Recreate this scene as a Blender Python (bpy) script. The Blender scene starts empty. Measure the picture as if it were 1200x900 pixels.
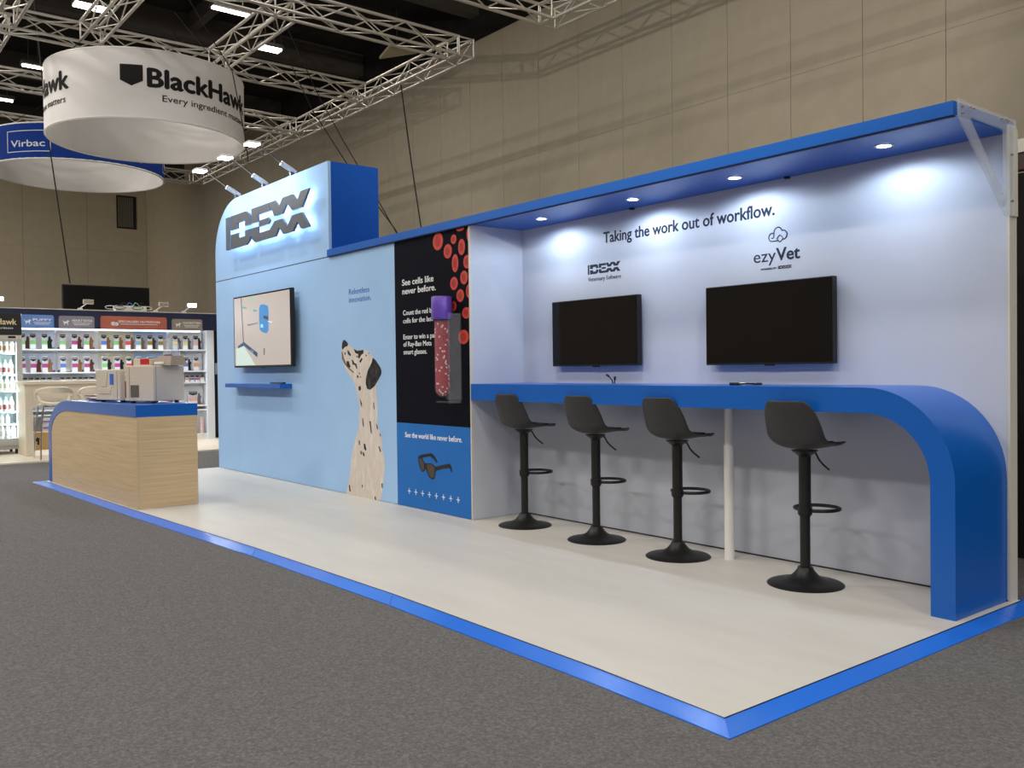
import bpy, bmesh, math, random
from mathutils import Vector, Matrix
random.seed(7)
S = bpy.context.scene
COL = S.collection
PI = math.pi

# ---------------------------------------------------------------- camera
cam_d = bpy.data.cameras.new('camera'); cam = bpy.data.objects.new('camera', cam_d); COL.objects.link(cam)
cam_d.sensor_width = 36.0; cam_d.lens = 1056.9/1200*36.0; cam_d.clip_end = 200
_F = Vector((-0.78109824, 0.62418586, -0.01665985)); _R = Vector((0.62438428, 0.78102362, -0.01209858)); _U = Vector((-0.00545998, 0.01985233, 0.99978801))
m = Matrix((( _R.x, _U.x, -_F.x, 1.88320), (_R.y, _U.y, -_F.y, -2.38676), (_R.z, _U.z, -_F.z, 1.16113), (0, 0, 0, 1)))
cam.matrix_world = m
S.camera = cam
# ---------------------------------------------------------------- world, exposure
S.view_settings.view_transform = 'Standard'; S.view_settings.look = 'None'
S.view_settings.gamma = 1; S.view_settings.use_curve_mapping = False
S.view_settings.exposure = 0.2
w = bpy.data.worlds.new('hall_air'); S.world = w; w.use_nodes = True
w.node_tree.nodes['Background'].inputs[0].default_value = (0.9, 0.85, 0.8, 1)
w.node_tree.nodes['Background'].inputs[1].default_value = 0.45

# ---------------------------------------------------------------- lights of the hall
def area(name, loc, target, sx, sy, power, color, spread=180):
    d = bpy.data.lights.new(name, 'AREA'); d.shape = 'RECTANGLE'; d.size = sx; d.size_y = sy
    d.energy = power; d.color = color; d.spread = math.radians(spread)
    o = bpy.data.objects.new(name, d); COL.objects.link(o); o.location = loc
    o.rotation_euler = (Vector(target)-Vector(loc)).to_track_quat('-Z', 'Y').to_euler(); return o
def spot(name, loc, target, power, color, angle, blend=.5, r=.05):
    d = bpy.data.lights.new(name, 'SPOT'); d.energy = power; d.color = color
    d.spot_size = math.radians(angle); d.spot_blend = blend; d.shadow_soft_size = r
    o = bpy.data.objects.new(name, d); COL.objects.link(o); o.location = loc
    o.rotation_euler = (Vector(target)-Vector(loc)).to_track_quat('-Z', 'Y').to_euler(); return o
WARM = (1.0, .95, .885); NEUT = (1.0, .95, .88); COOL = (.70, .84, 1.0)
HALL_W = 212
for hx in (7, 0, -7, -14, -22, -31):
    for hy in (-9, -2.5):
        area('house_and_fill_light', (hx, hy, 8.9), (hx, hy, 0), 2.4, .8, HALL_W*(1.6 if -25 < hx < -12 else 1)*(1.65 if hy < -5 else .85), WARM)
for hy in (-6, 1):
    area('house_and_fill_light', (12, hy, 7.5), (2, hy, 1), 2.4, .8, HALL_W*1.3, WARM)  # added fill row without fixtures, brightens the faces turned to +X
for hx in (4, -6, -16, -27):
    area('house_and_fill_light', (hx, 4.6, 8.9), (hx, 4.6, 0), 2.4, .6, HALL_W*.45, WARM)
# floodlight of the stand behind the photographer: throws the truss shadows on the hall wall
spot('stand_floodlight', (4.4, -3.1, 3.5), (-10.5, 9.8, 7.0), 2600, (1, .91, .78), 44, .5, .05)
spot('stand_floodlight', (-26, -9, 4.2), (-38.5, 3.0, 5.2), 3000, (1, .88, .68), 60, .8, .1)

# ---------------------------------------------------------------- materials
def lin(c):
    return tuple(((v/255)/12.92 if v/255 <= .04045 else ((v/255+.055)/1.055)**2.4) for v in c) + (1,)
MATS = {}
def mat(name, rgb, rough=.6, var=.06, scale=30, metal=0, bump=0, bscale=200, spec=.5, emit=None, estr=0, coat=0, trans=0, ior=1.45):
    if name in MATS: return MATS[name]
    mt = bpy.data.materials.new(name); mt.use_nodes = True; nt = mt.node_tree; N = nt.nodes; L = nt.links
    b = N['Principled BSDF']; tc = N.new('ShaderNodeTexCoord')
    nz = N.new('ShaderNodeTexNoise'); nz.inputs['Scale'].default_value = scale; nz.inputs['Detail'].default_value = 3
    L.new(tc.outputs['Object'], nz.inputs['Vector'])
    mx = N.new('ShaderNodeMix'); mx.data_type = 'RGBA'
    c = lin(rgb); mx.inputs[6].default_value = tuple(v*(1-var) for v in c[:3])+(1,); mx.inputs[7].default_value = tuple(min(1, v*(1+var)) for v in c[:3])+(1,)
    L.new(nz.outputs['Fac'], mx.inputs[0]); L.new(mx.outputs[2], b.inputs['Base Color'])
    b.inputs['Roughness'].default_value = rough; b.inputs['Metallic'].default_value = metal
    b.inputs['Specular IOR Level'].default_value = spec; b.inputs['Coat Weight'].default_value = coat
    b.inputs['Transmission Weight'].default_value = trans; b.inputs['IOR'].default_value = ior
    if emit: b.inputs['Emission Color'].default_value = lin(emit); b.inputs['Emission Strength'].default_value = estr
    if bump:
        n2 = N.new('ShaderNodeTexNoise'); n2.inputs['Scale'].default_value = bscale; n2.inputs['Detail'].default_value = 4
        bp = N.new('ShaderNodeBump'); bp.inputs['Strength'].default_value = bump; bp.inputs['Distance'].default_value = .01
        L.new(tc.outputs['Object'], n2.inputs['Vector']); L.new(n2.outputs['Fac'], bp.inputs['Height']); L.new(bp.outputs[0], b.inputs['Normal'])
    MATS[name] = mt; return mt
def ramp_mat(name, cols, scale, rough, stretch=(1, 1, 1), bump=0, spec=.3, detail=6, nrough=.6, dist=0.0):
    mt = bpy.data.materials.new(name); mt.use_nodes = True; nt = mt.node_tree; N = nt.nodes; L = nt.links
    b = N['Principled BSDF']; tc = N.new('ShaderNodeTexCoord'); mp = N.new('ShaderNodeMapping'); mp.inputs['Scale'].default_value = stretch
    nz = N.new('ShaderNodeTexNoise'); nz.inputs['Scale'].default_value = scale; nz.inputs['Detail'].default_value = detail; nz.inputs['Roughness'].default_value = nrough; nz.inputs['Distortion'].default_value = dist
    rp = N.new('ShaderNodeValToRGB'); e = rp.color_ramp.elements
    e[0].position = .3; e[0].color = lin(cols[0]); e[1].position = .7; e[1].color = lin(cols[-1])
    if len(cols) == 3: q = e.new(.5); q.color = lin(cols[1])
    L.new(tc.outputs['Object'], mp.inputs[0]); L.new(mp.outputs[0], nz.inputs['Vector']); L.new(nz.outputs['Fac'], rp.inputs[0]); L.new(rp.outputs[0], b.inputs['Base Color'])
    b.inputs['Roughness'].default_value = rough; b.inputs['Specular IOR Level'].default_value = spec
    if bump:
        bp = N.new('ShaderNodeBump'); bp.inputs['Strength'].default_value = bump; bp.inputs['Distance'].default_value = .01
        L.new(nz.outputs['Fac'], bp.inputs['Height']); L.new(bp.outputs[0], b.inputs['Normal'])
    MATS[name] = mt; return mt

M_CARPET = ramp_mat('grey_carpet', [(76, 75, 74), (102, 100, 99), (132, 130, 128)], 80, .95, bump=.3, spec=.1, detail=9, nrough=.78)
M_HALLWALL = ramp_mat('beige_fabric_panel', [(166, 157, 140), (173, 164, 147)], 3, .85, spec=.2)
M_JOINT = mat('dark_joint', (92, 86, 76), .9)
M_CEIL = ramp_mat('black_ceiling', [(30, 29, 28), (44, 42, 40)], 2, .9, spec=.1)
M_BEAM = mat('dark_ceiling_beam', (62, 58, 54), .8)
M_ALU = mat('truss_aluminium', (205, 200, 190), .38, metal=.75, var=.08, scale=4)
M_VINYL = ramp_mat('cream_vinyl', [(202, 197, 188), (211, 207, 198)], 2.2, .42, stretch=(.6, 2.5, 1), spec=.35)
M_BLUE = mat('satin_blue_paint', (12, 92, 182), .30, var=.03, scale=3, spec=.5)
M_RAMP = mat('blue_ramp_laminate', (40, 114, 224), .24, var=.04, scale=2, spec=.6)
M_BLUEFAB = mat('blue_fabric', (28, 84, 176), .85, var=.04, scale=6, spec=.15)
M_WHITEFAB = ramp_mat('white_fabric_wall', [(190, 195, 208), (197, 202, 214)], 1.4, .8, spec=.2)
M_LTBLUE = ramp_mat('light_blue_print', [(156, 192, 232), (164, 200, 238)], 1.0, .75, spec=.2)
M_WHITE = mat('white_paint', (232, 231, 228), .5, var=.02)
M_OFFWHITE = mat('off_white_edge', (206, 203, 192), .5, var=.03)
M_NAVYTXT = mat('dark_navy_print', (22, 34, 58), .7, var=.02)
M_BLUETXT = mat('royal_blue_print', (48, 104, 182), .7, var=.02)
M_WHITETXT = mat('white_print', (235, 238, 240), .7, var=.02)
M_BLACKPRINT = mat('black_print', (12, 14, 24), .8, var=.04, spec=.1)
M_BLUEPRINT = ramp_mat('mid_blue_print', [(34, 104, 182), (42, 114, 192)], 1.5, .7, spec=.2)
M_BLACK = mat('black_plastic', (22, 22, 23), .45, var=.05)
M_SCREEN = mat('black_glass_screen', (6, 5, 7), .07, var=.1, spec=.35)
M_STOOL = mat('charcoal_plastic', (46, 46, 47), .5, var=.05, bump=.15, bscale=300)
M_STOOLMETAL = mat('matt_black_metal', (30, 29, 28), .42, var=.05, metal=.2)
M_PAD = mat('dark_seat_cushion', (34, 36, 46), .5, var=.05)
M_GREYMETAL = mat('dark_brushed_metal', (92, 94, 98), .4, metal=.3, var=.06)
M_LOGOSIDE = M_GREYMETAL
M_HALO = mat('halo_led_white', (240, 245, 255), .5, emit=(205, 226, 255), estr=5.5)
M_LEDCOOL = mat('downlight_led', (255, 255, 255), .5, emit=(238, 244, 255), estr=30)
M_LEDSTRIP = mat('fluorescent_tube', (255, 250, 240), .5, emit=(255, 244, 226), estr=9)
M_FLOOD = mat('floodlight_led', (255, 255, 255), .5, emit=(245, 250, 255), estr=28)
M_ACRYL = mat('clear_acrylic', (214, 220, 228), .06, var=0, spec=.6); M_ACRYL.node_tree.nodes['Principled BSDF'].inputs['Alpha'].default_value = .26
M_CLEAR = mat('clear_glass', (225, 230, 236), .05, var=0, spec=.6); M_CLEAR.node_tree.nodes['Principled BSDF'].inputs['Alpha'].default_value = .05
M_CHROME = mat('chrome', (210, 210, 212), .15, metal=1, var=.03)
M_OAK = ramp_mat('pale_oak_laminate', [(188, 164, 126), (202, 178, 140), (212, 190, 154)], 7, .5, stretch=(.22, .22, 9), spec=.3, dist=.15)
M_BEIGEPL = mat('warm_grey_plastic', (206, 195, 180), .5, var=.03)
M_GREYPL = mat('mid_grey_plastic', (98, 92, 84), .5)
M_RED = mat('red_label', (186, 36, 40), .5)
M_DARKRED = mat('dark_red_strip', (120, 22, 20), .4)
M_BLUESCR = mat('blue_display', (40, 70, 140), .3, emit=(50, 90, 180), estr=.4)
M_NAVY = mat('navy_header', (36, 44, 74), .7, var=.04)
M_RINGFAB = ramp_mat('white_banner_fabric', [(234, 231, 228), (240, 237, 234)], 1.5, .85, spec=.1)
M_RINGBLUE = mat('deep_blue_banner_fabric', (30, 60, 138), .85, var=.05, scale=2, spec=.1)
M_CARD = mat('cardboard', (188, 152, 104), .8)
M_CREAM = ramp_mat('cream_laminate', [(214, 204, 184), (222, 212, 194)], 2, .45)
M_CELL = mat('red_cell_print', (196, 62, 48), .6, var=.12, scale=20)
M_CELLIN = mat('dark_red_cell_print', (160, 38, 32), .6, var=.12, scale=20)
M_DOG = ramp_mat('dog_coat_print', [(224, 214, 204), (208, 197, 186), (232, 224, 216)], 5, .75, stretch=(2, 1, .7), spec=.15)
M_SPOT = mat('black_spot_print', (30, 28, 30), .75, var=.2, scale=25)
M_EAR = ramp_mat('dark_ear_print', [(26, 25, 28), (44, 42, 46), (88, 84, 86)], 16, .75, spec=.15)
M_CABLE = mat('black_cable', (16, 16, 16), .6)

# ---------------------------------------------------------------- mesh helpers
ORG = {}
def tagit(o, label=None, cat=None, group=None, kind=None):
    if label: o['label'] = label
    if cat: o['category'] = cat
    if group: o['group'] = group
    if kind: o['kind'] = kind
    return o
def thing(name, label, cat, loc=(0, 0, 0), group=None, rotz=0):
    o = bpy.data.objects.new(name, None); COL.objects.link(o); o.location = loc; o.rotation_euler = (0, 0, rotz)
    o.empty_display_size = .1
    ORG[o.name] = Vector(loc); return tagit(o, label, cat, group)
def link(name, me, parent=None, local=False):
    o = bpy.data.objects.new(name, me); COL.objects.link(o)
    if parent: o.parent = parent
    ORG[o.name] = ORG.get(parent.name, Vector()) if parent else Vector()
    return o
def obj(name, bm, material, parent=None, smooth=False, label=None, local=False):
    """bm in world coordinates (or in the thing's own when local); linked as one mesh object"""
    if parent is not None and not local:
        bmesh.ops.translate(bm, verts=bm.verts, vec=-ORG[parent.name])
    bmesh.ops.recalc_face_normals(bm, faces=bm.faces)
    me = bpy.data.meshes.new(name); bm.to_mesh(me); bm.free()
    for mm in (material if isinstance(material, (list, tuple)) else [material]): me.materials.append(mm)
    if smooth:
        for p in me.polygons: p.use_smooth = True
        try: me.set_sharp_from_angle(angle=math.radians(40))
        except Exception: pass
    o = link(name, me, parent)
    if label: o['label'] = label
    return o
def top(name, bm, material, label, cat, group=None, smooth=False, origin=None):
    """a thing that is one mesh"""
    if origin is None:
        xs = [v.co for v in bm.verts]; origin = Vector((sum(v.x for v in xs)/len(xs), sum(v.y for v in xs)/len(xs), min(v.z for v in xs)))
    origin = Vector(origin); bmesh.ops.translate(bm, verts=bm.verts, vec=-origin)
    o = obj(name, bm, material, None, smooth); o.location = origin; ORG[o.name] = origin
    return tagit(o, label, cat, group)
def struct(name, bm, material):
    o = obj(name, bm, material); o['kind'] = 'structure'; return o
def B(): return bmesh.new()
def box(bm, x0, x1, y0, y1, z0, z1, bev=0):
    r = bmesh.ops.create_cube(bm, size=1)['verts']
    bmesh.ops.scale(bm, vec=(x1-x0, y1-y0, z1-z0), verts=r); bmesh.ops.translate(bm, vec=((x0+x1)/2, (y0+y1)/2, (z0+z1)/2), verts=r)
    if bev: bmesh.ops.bevel(bm, geom=list({e for v in r for e in v.link_edges}), offset=bev, segments=2, affect='EDGES', profile=.5)
    return bm
def frame_at(p, d):
    return Matrix.Translation(p) @ Vector(d).to_track_quat('Z', 'Y').to_matrix().to_4x4()
def cyl(bm, p0, p1, r, seg=12, r2=None):
    p0 = Vector(p0); p1 = Vector(p1); d = p1-p0
    bmesh.ops.create_cone(bm, cap_ends=True, segments=seg, radius1=r, radius2=r if r2 is None else r2, depth=d.length, matrix=frame_at((p0+p1)/2, d)); return bm
def tube(bm, pts, r, seg=8, closed=False):
    pts = [Vector(p) for p in pts]; n = len(pts); rings = []; prev = None
    for i, p in enumerate(pts):
        a = pts[(i-1) % n] if (closed or i > 0) else p; b = pts[(i+1) % n] if (closed or i < n-1) else p
        t = (b-a).normalized()
        if prev is None: u = t.orthogonal().normalized()
        else: u = (prev - t*prev.dot(t)).normalized()
        prev = u; v = t.cross(u)
        rings.append([bm.verts.new(p+(u*math.cos(2*PI*k/seg)+v*math.sin(2*PI*k/seg))*r) for k in range(seg)])
    for i in range(n if closed else n-1):
        A = rings[i]; C = rings[(i+1) % n]
        for k in range(seg): bm.faces.new((A[k], A[(k+1) % seg], C[(k+1) % seg], C[k]))
    if not closed: bm.faces.new(rings[0][::-1]); bm.faces.new(rings[-1])
    return bm
def lathe(bm, prof, c=(0, 0, 0), seg=32):
    rings = []
    for r, z in prof:
        rings.append([bm.verts.new((c[0]+r*math.cos(2*PI*k/seg), c[1]+r*math.sin(2*PI*k/seg), c[2]+z)) for k in range(seg)] if r > 1e-5 else [bm.verts.new((c[0], c[1], c[2]+z))])
    for A, C in zip(rings, rings[1:]):
        for k in range(seg):
            if len(A) == 1 and len(C) == 1: continue
            if len(A) == 1: bm.faces.new((A[0], C[(k+1) % seg], C[k]))
            elif len(C) == 1: bm.faces.new((A[k], A[(k+1) % seg], C[0]))
            else: bm.faces.new((A[k], A[(k+1) % seg], C[(k+1) % seg], C[k]))
    return bm
def prism(bm, pts, f0, f1):
    """outline pts (2D) mapped by f0 and f1 to the two 3D faces"""
    a = [bm.verts.new(f0(*p)) for p in pts]; b = [bm.verts.new(f1(*p)) for p in pts]; n = len(pts)
    for k in range(n): bm.faces.new((a[k], a[(k+1) % n], b[(k+1) % n], b[k]))
    fa = bm.faces.new(a[::-1]); fb = bm.faces.new(b)
    fa.normal_update(); fb.normal_update()
    if n > 4: bmesh.ops.triangulate(bm, faces=[fa, fb])
    return bm
def planeY(y): return lambda u, v: (u, y, v)
def planeX(x): return lambda u, v: (x, u, v)
def planeZ(z): return lambda u, v: (u, v, z)
def plate_y(pts, y, t=.002, bm=None):          # print on a wall that faces -Y
    return prism(bm or B(), pts, planeY(y-t), planeY(y))
def plate_x(pts, x, t=.002, bm=None):          # print on a wall that faces +X
    return prism(bm or B(), pts, planeX(x), planeX(x+t))
def rect(x0, x1, z0, z1): return [(x0, z0), (x1, z0), (x1, z1), (x0, z1)]
def rrect(x0, x1, z0, z1, r, n=5, corners=(1, 1, 1, 1)):
    out = []
    for i, (cx, cz, a) in enumerate([(x1-r, z0+r, -PI/2), (x1-r, z1-r, 0), (x0+r, z1-r, PI/2), (x0+r, z0+r, PI)]):
        if corners[i]:
            for k in range(n+1): out.append((cx+r*math.cos(a+PI/2*k/n), cz+r*math.sin(a+PI/2*k/n)))
        else: out.append([(x1, z0), (x1, z1), (x0, z1), (x0, z0)][i])
    return out
def ell(cx, cz, a, b, n=20): return [(cx+a*math.cos(2*PI*k/n), cz+b*math.sin(2*PI*k/n)) for k in range(n)]
def text_bm(s, bold=0.0):
    cu = bpy.data.curves.new('t', 'FONT'); cu.body = s; cu.size = 1; cu.offset = bold; cu.resolution_u = 3; cu.fill_mode = 'BOTH'
    o = bpy.data.objects.new('t', cu); COL.objects.link(o); bpy.context.view_layer.update()
    me = bpy.data.meshes.new_from_object(o.evaluated_get(bpy.context.evaluated_depsgraph_get()))
    bpy.data.objects.remove(o); bpy.data.curves.remove(cu)
    bm = B(); bm.from_mesh(me); bpy.data.meshes.remove(me); return bm
CAP = .70
def lettering(s, fn, u0, u1, v0, cap, material, parent, bold=0.0, t=.0015, name='lettering', label=None, wrap=False):
    """text fitted between u0 and u1, baseline v0, capital height cap; fn(u, v, depth) gives the 3D point"""
    bm = text_bm(s, 0)
    if bold > .004:                             # heavier weight: the outline repeated with small shifts
        base = list(bm.faces); q = bold*.75
        for i, (dx, dy) in enumerate(((-q, 0), (q, 0), (0, q*.8), (0, -q*.8))):
            g = bmesh.ops.duplicate(bm, geom=base); bmesh.ops.translate(bm, verts=[v for v in g['geom'] if isinstance(v, bmesh.types.BMVert)], vec=(dx, dy, .0002*(i+1)))
    xs = [v.co.x for v in bm.verts]; a, b = min(xs), max(xs)
    k = cap/CAP
    if wrap:
        bmesh.ops.triangulate(bm, faces=bm.faces)
    g = bmesh.ops.extrude_face_region(bm, geom=list(bm.faces))
    up = {v for v in g['geom'] if isinstance(v, bmesh.types.BMVert)}
    for v in bm.verts:
        u = u0+(v.co.x-a)/(b-a)*(u1-u0); q = v0+v.co.y*k
        v.co = fn(u, q, t+v.co.z if v in up else 0.0)
    return obj(name, bm, material, parent, label=label)
def onY(y): return lambda u, v, d: (u, y-d, v)
def onX(x): return lambda u, v, d: (x+d, u, v)

# ---------------------------------------------------------------- outlines of flat prints and logo (metres: x, z)
LOGO_d_top = [(-8.227,2.957),(-7.828,2.941),(-7.738,2.919),(-7.696,2.877),(-7.7,2.793),(-7.839,2.8),(-7.843,2.848),(-8.04,2.854),(-8.053,2.799),(-8.234,2.807)]
LOGO_d_bot = [(-8.237,2.748),(-8.056,2.739),(-8.047,2.681),(-7.853,2.678),(-7.824,2.736),(-7.702,2.731),(-7.706,2.655),(-7.751,2.609),(-7.856,2.591),(-8.244,2.588)]
LOGO_i = [(-8.402,2.965),(-8.303,2.96),(-8.319,2.596),(-8.399,2.598)]
LOGO_e_top = [(-7.66,2.948),(-7.241,2.933),(-7.208,2.853),(-7.487,2.858),(-7.49,2.784),(-7.666,2.79)]
LOGO_e_mid = [(-7.466,2.785),(-7.193,2.778),(-7.167,2.719),(-7.468,2.731)]
LOGO_x_bot = [(-7.669,2.742),(-7.485,2.733),(-7.459,2.658),(-7.165,2.649),(-7.068,2.724),(-6.868,2.714),(-6.749,2.632),(-6.626,2.714),(-6.399,2.707),(-6.247,2.558),(-6.431,2.562),(-6.511,2.655),(-6.632,2.561),(-6.847,2.563),(-6.942,2.658),(-7.038,2.559),(-7.637,2.578),(-7.675,2.6)]
LOGO_x_top = [(-7.222,2.934),(-7.053,2.932),(-6.976,2.852),(-6.875,2.936),(-6.614,2.926),(-6.525,2.853),(-6.439,2.924),(-6.244,2.918),(-6.424,2.767),(-6.624,2.77),(-6.75,2.887),(-6.844,2.768),(-7.082,2.78)]
DOG_HEAD = [(-5.761,1.457),(-5.674,1.416),(-5.652,1.398),(-5.616,1.384),(-5.571,1.369),(-5.527,1.355),(-5.473,1.352),(-5.417,1.354),(-5.368,1.353),(-5.317,1.34),(-5.274,1.319),(-5.236,1.293),(-5.219,1.278),(-5.175,1.258),(-5.134,1.227),(-5.093,1.193),(-5.07,1.16),(-5.077,1.126),(-5.121,1.084),(-5.165,1.025),(-5.171,0.974),(-5.16,0.906),(-5.154,0.822),(-5.151,0.737),(-5.492,0.725),(-5.472,0.813),(-5.491,0.882),(-5.529,0.978),(-5.572,1.057),(-5.625,1.101),(-5.697,1.154),(-5.76,1.217),(-5.804,1.281),(-5.81,1.344),(-5.797,1.406)]
DOG_BODY = [(-5.472,0.804),(-5.172,0.813),(-5.165,0.721),(-5.147,0.651),(-5.108,0.612),(-5.086,0.552),(-5.073,0.472),(-5.046,0.383),(-5.038,0.313),(-5.065,0.19),(-5.083,0.107),(-5.116,0.008),(-5.196,-0.004),(-5.349,-0.007),(-5.759,-0.01),(-5.711,0.111),(-5.675,0.2),(-5.656,0.298),(-5.636,0.395),(-5.59,0.472),(-5.544,0.56),(-5.488,0.636),(-5.495,0.741)]
GLASS_temple_left = [(-4.485,0.443),(-4.429,0.46),(-4.29,0.481),(-4.242,0.46),(-4.2,0.414),(-4.218,0.405),(-4.262,0.435),(-4.31,0.453),(-4.41,0.435),(-4.45,0.426)]
GLASS_frame = [(-4.491,0.441),(-4.446,0.448),(-4.401,0.399),(-4.371,0.391),(-4.292,0.397),(-4.224,0.372),(-4.231,0.331),(-4.246,0.275),(-4.276,0.265),(-4.324,0.274),(-4.353,0.31),(-4.382,0.346),(-4.397,0.323),(-4.433,0.314),(-4.469,0.345),(-4.488,0.388)]
GLASS_temple_right = [(-4.244,0.371),(-4.138,0.394),(-4.034,0.413),(-4.007,0.397),(-3.997,0.352),(-4.008,0.347),(-4.03,0.379),(-4.12,0.367),(-4.231,0.339)]
GLASS_lens_left = [(-4.471,0.424),(-4.446,0.428),(-4.401,0.388),(-4.404,0.336),(-4.429,0.326),(-4.456,0.351),(-4.472,0.389)]
GLASS_lens_right = [(-4.361,0.384),(-4.292,0.387),(-4.242,0.362),(-4.252,0.291),(-4.275,0.275),(-4.314,0.286),(-4.343,0.322)]
CELLS = [(-4.154,2.193,0.072,0.071),(-4.017,2.099,0.057,0.057),(-3.934,2.184,0.038,0.037),(-3.828,2.111,0.045,0.063),(-3.918,1.995,0.044,0.071),(-3.758,1.991,0.049,0.052),(-3.801,1.873,0.05,0.053),(-3.937,1.838,0.052,0.052),(-3.854,1.737,0.05,0.05),(-3.741,1.764,0.035,0.052),(-3.777,1.598,0.055,0.044),(-3.818,1.414,0.07,0.056),(-3.726,2.198,0.034,0.058),(-3.843,2.253,0.051,0.018),(-3.949,1.66,0.042,0.042)]
SCREEN_line = [(-7.989,2.015),(-7.968,2.015),(-7.92,1.495),(-7.941,1.493)]
SCREEN_band = [(-8.093,1.457),(-7.923,1.501),(-7.544,1.37),(-7.553,1.322),(-7.918,1.459),(-8.087,1.433)]
SCREEN_floor = [(-8.149,1.43),(-7.925,1.456),(-7.607,1.227),(-8.158,1.223)]
SCREEN_device = [(-7.457,1.887),(-7.365,1.889),(-7.257,1.866),(-7.237,1.82),(-7.245,1.604),(-7.294,1.573),(-7.41,1.591),(-7.474,1.62),(-7.489,1.742),(-7.481,1.855)]
SCREEN_slot = [(-7.37,1.769),(-7.249,1.753),(-7.25,1.716),(-7.371,1.738)]
SCREEN_shine = [(-7.26,1.706),(-7.15,1.692),(-7.157,1.682),(-7.257,1.697)]
SCREEN_box = [(-7.744,2.003),(-7.619,1.997),(-7.615,1.921),(-7.737,1.932)]
SCREEN_green1 = [(-7.948,1.9),(-7.829,1.883),(-7.83,1.866),(-7.942,1.881)]
SCREEN_green2 = [(-7.648,1.851),(-7.548,1.836),(-7.559,1.818),(-7.642,1.831)]
SCREEN_scribble = [(-7.827,1.693),(-7.521,1.7),(-7.518,1.689),(-7.793,1.675)]
SCREEN_mark = [(-7.384,1.418),(-7.346,1.417),(-7.355,1.343),(-7.384,1.343)]
SCREEN_tag = [(-7.735,1.416),(-7.644,1.397),(-7.665,1.368),(-7.74,1.386)]
SCREEN_glow = [(-7.445,1.679),(-7.39,1.677),(-7.382,1.637),(-7.454,1.644)]
SCREEN_frame = [(-8.244,2.021),(-6.73,2.015),(-6.644,1.214),(-8.181,1.214)]
SPOTS = {'nose': [(-5.761,1.457),(-5.715,1.444),(-5.674,1.416),(-5.685,1.394),(-5.736,1.387),(-5.783,1.361),(-5.798,1.38),(-5.791,1.424)], 'ear': [(-5.219,1.278),(-5.175,1.258),(-5.134,1.227),(-5.093,1.193),(-5.07,1.16),(-5.077,1.126),(-5.121,1.084),(-5.19,1.024),(-5.275,0.988),(-5.33,0.998),(-5.351,1.041),(-5.348,1.092),(-5.313,1.161),(-5.269,1.204),(-5.238,1.237)], 'jaw': [(-5.802,1.344),(-5.787,1.348),(-5.758,1.28),(-5.695,1.208),(-5.578,1.154),(-5.569,1.136),(-5.659,1.172),(-5.75,1.226),(-5.801,1.281)], 'eye': [(-5.571,1.367),(-5.5,1.346),(-5.385,1.352),(-5.386,1.321),(-5.431,1.305),(-5.467,1.271),(-5.49,1.284),(-5.483,1.315),(-5.537,1.325),(-5.549,1.342)], 's1': [(-5.69,1.355),(-5.663,1.349),(-5.618,1.309),(-5.637,1.3),(-5.682,1.319)], 's2': [(-5.61,1.269),(-5.584,1.26),(-5.557,1.233),(-5.522,1.228),(-5.505,1.184),(-5.523,1.18),(-5.549,1.215),(-5.594,1.22)], 's3': [(-5.458,1.258),(-5.419,1.281),(-5.405,1.266),(-5.441,1.236),(-5.468,1.24)], 's4': [(-5.712,1.253),(-5.666,1.252),(-5.631,1.198),(-5.659,1.19),(-5.704,1.208)], 's5': [(-5.516,1.118),(-5.484,1.118),(-5.485,1.097),(-5.513,1.097)], 's6': [(-5.487,1.018),(-5.451,1.023),(-5.44,0.997),(-5.458,0.977),(-5.488,0.983)], 's7': [(-5.349,1.308),(-5.328,1.307),(-5.328,1.292),(-5.347,1.294)], 's8': [(-5.519,1.302),(-5.5,1.298),(-5.504,1.283),(-5.52,1.287)], 's9': [(-5.746,1.338),(-5.724,1.335),(-5.729,1.311),(-5.747,1.314)], 's10': [(-5.476,1.145),(-5.455,1.144),(-5.459,1.131),(-5.475,1.131)], 's11': [(-5.454,1.11),(-5.435,1.11),(-5.439,1.097),(-5.453,1.097)], 's12': [(-5.3,1.324),(-5.283,1.322),(-5.286,1.312),(-5.3,1.314)], 'n1': [(-5.223,0.879),(-5.208,0.871),(-5.204,0.812),(-5.219,0.82)], 'n2': [(-5.469,0.909),(-5.431,0.866),(-5.428,0.823),(-5.453,0.857)], 'b1': [(-5.428,0.727),(-5.411,0.723),(-5.397,0.65),(-5.417,0.655)], 'b2': [(-5.297,0.706),(-5.271,0.702),(-5.254,0.59),(-5.274,0.604)], 'b3': [(-5.176,0.69),(-5.156,0.671),(-5.144,0.631),(-5.167,0.645)], 'b4': [(-5.498,0.52),(-5.477,0.516),(-5.478,0.477),(-5.495,0.48)], 'b5': [(-5.408,0.493),(-5.38,0.495),(-5.357,0.439),(-5.382,0.433),(-5.403,0.452)], 'b6': [(-5.471,0.427),(-5.446,0.42),(-5.447,0.389),(-5.468,0.396)], 'b7': [(-5.433,0.417),(-5.404,0.412),(-5.39,0.378),(-5.421,0.383)], 'b8': [(-5.144,0.488),(-5.122,0.484),(-5.097,0.44),(-5.117,0.439)], 'b9': [(-5.7,0.091),(-5.678,0.087),(-5.665,0.03),(-5.691,0.029)], 'b10': [(-5.455,0.113),(-5.438,0.115),(-5.439,0.089),(-5.453,0.088)], 'b11': [(-5.098,0.157),(-5.076,0.159),(-5.079,0.12),(-5.095,0.119)], 'b12': [(-5.116,0.606),(-5.101,0.597),(-5.098,0.574),(-5.111,0.579)], 'b13': [(-5.225,0.032),(-5.205,0.029),(-5.196,-0.001),(-5.218,-0.001)]}

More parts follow.
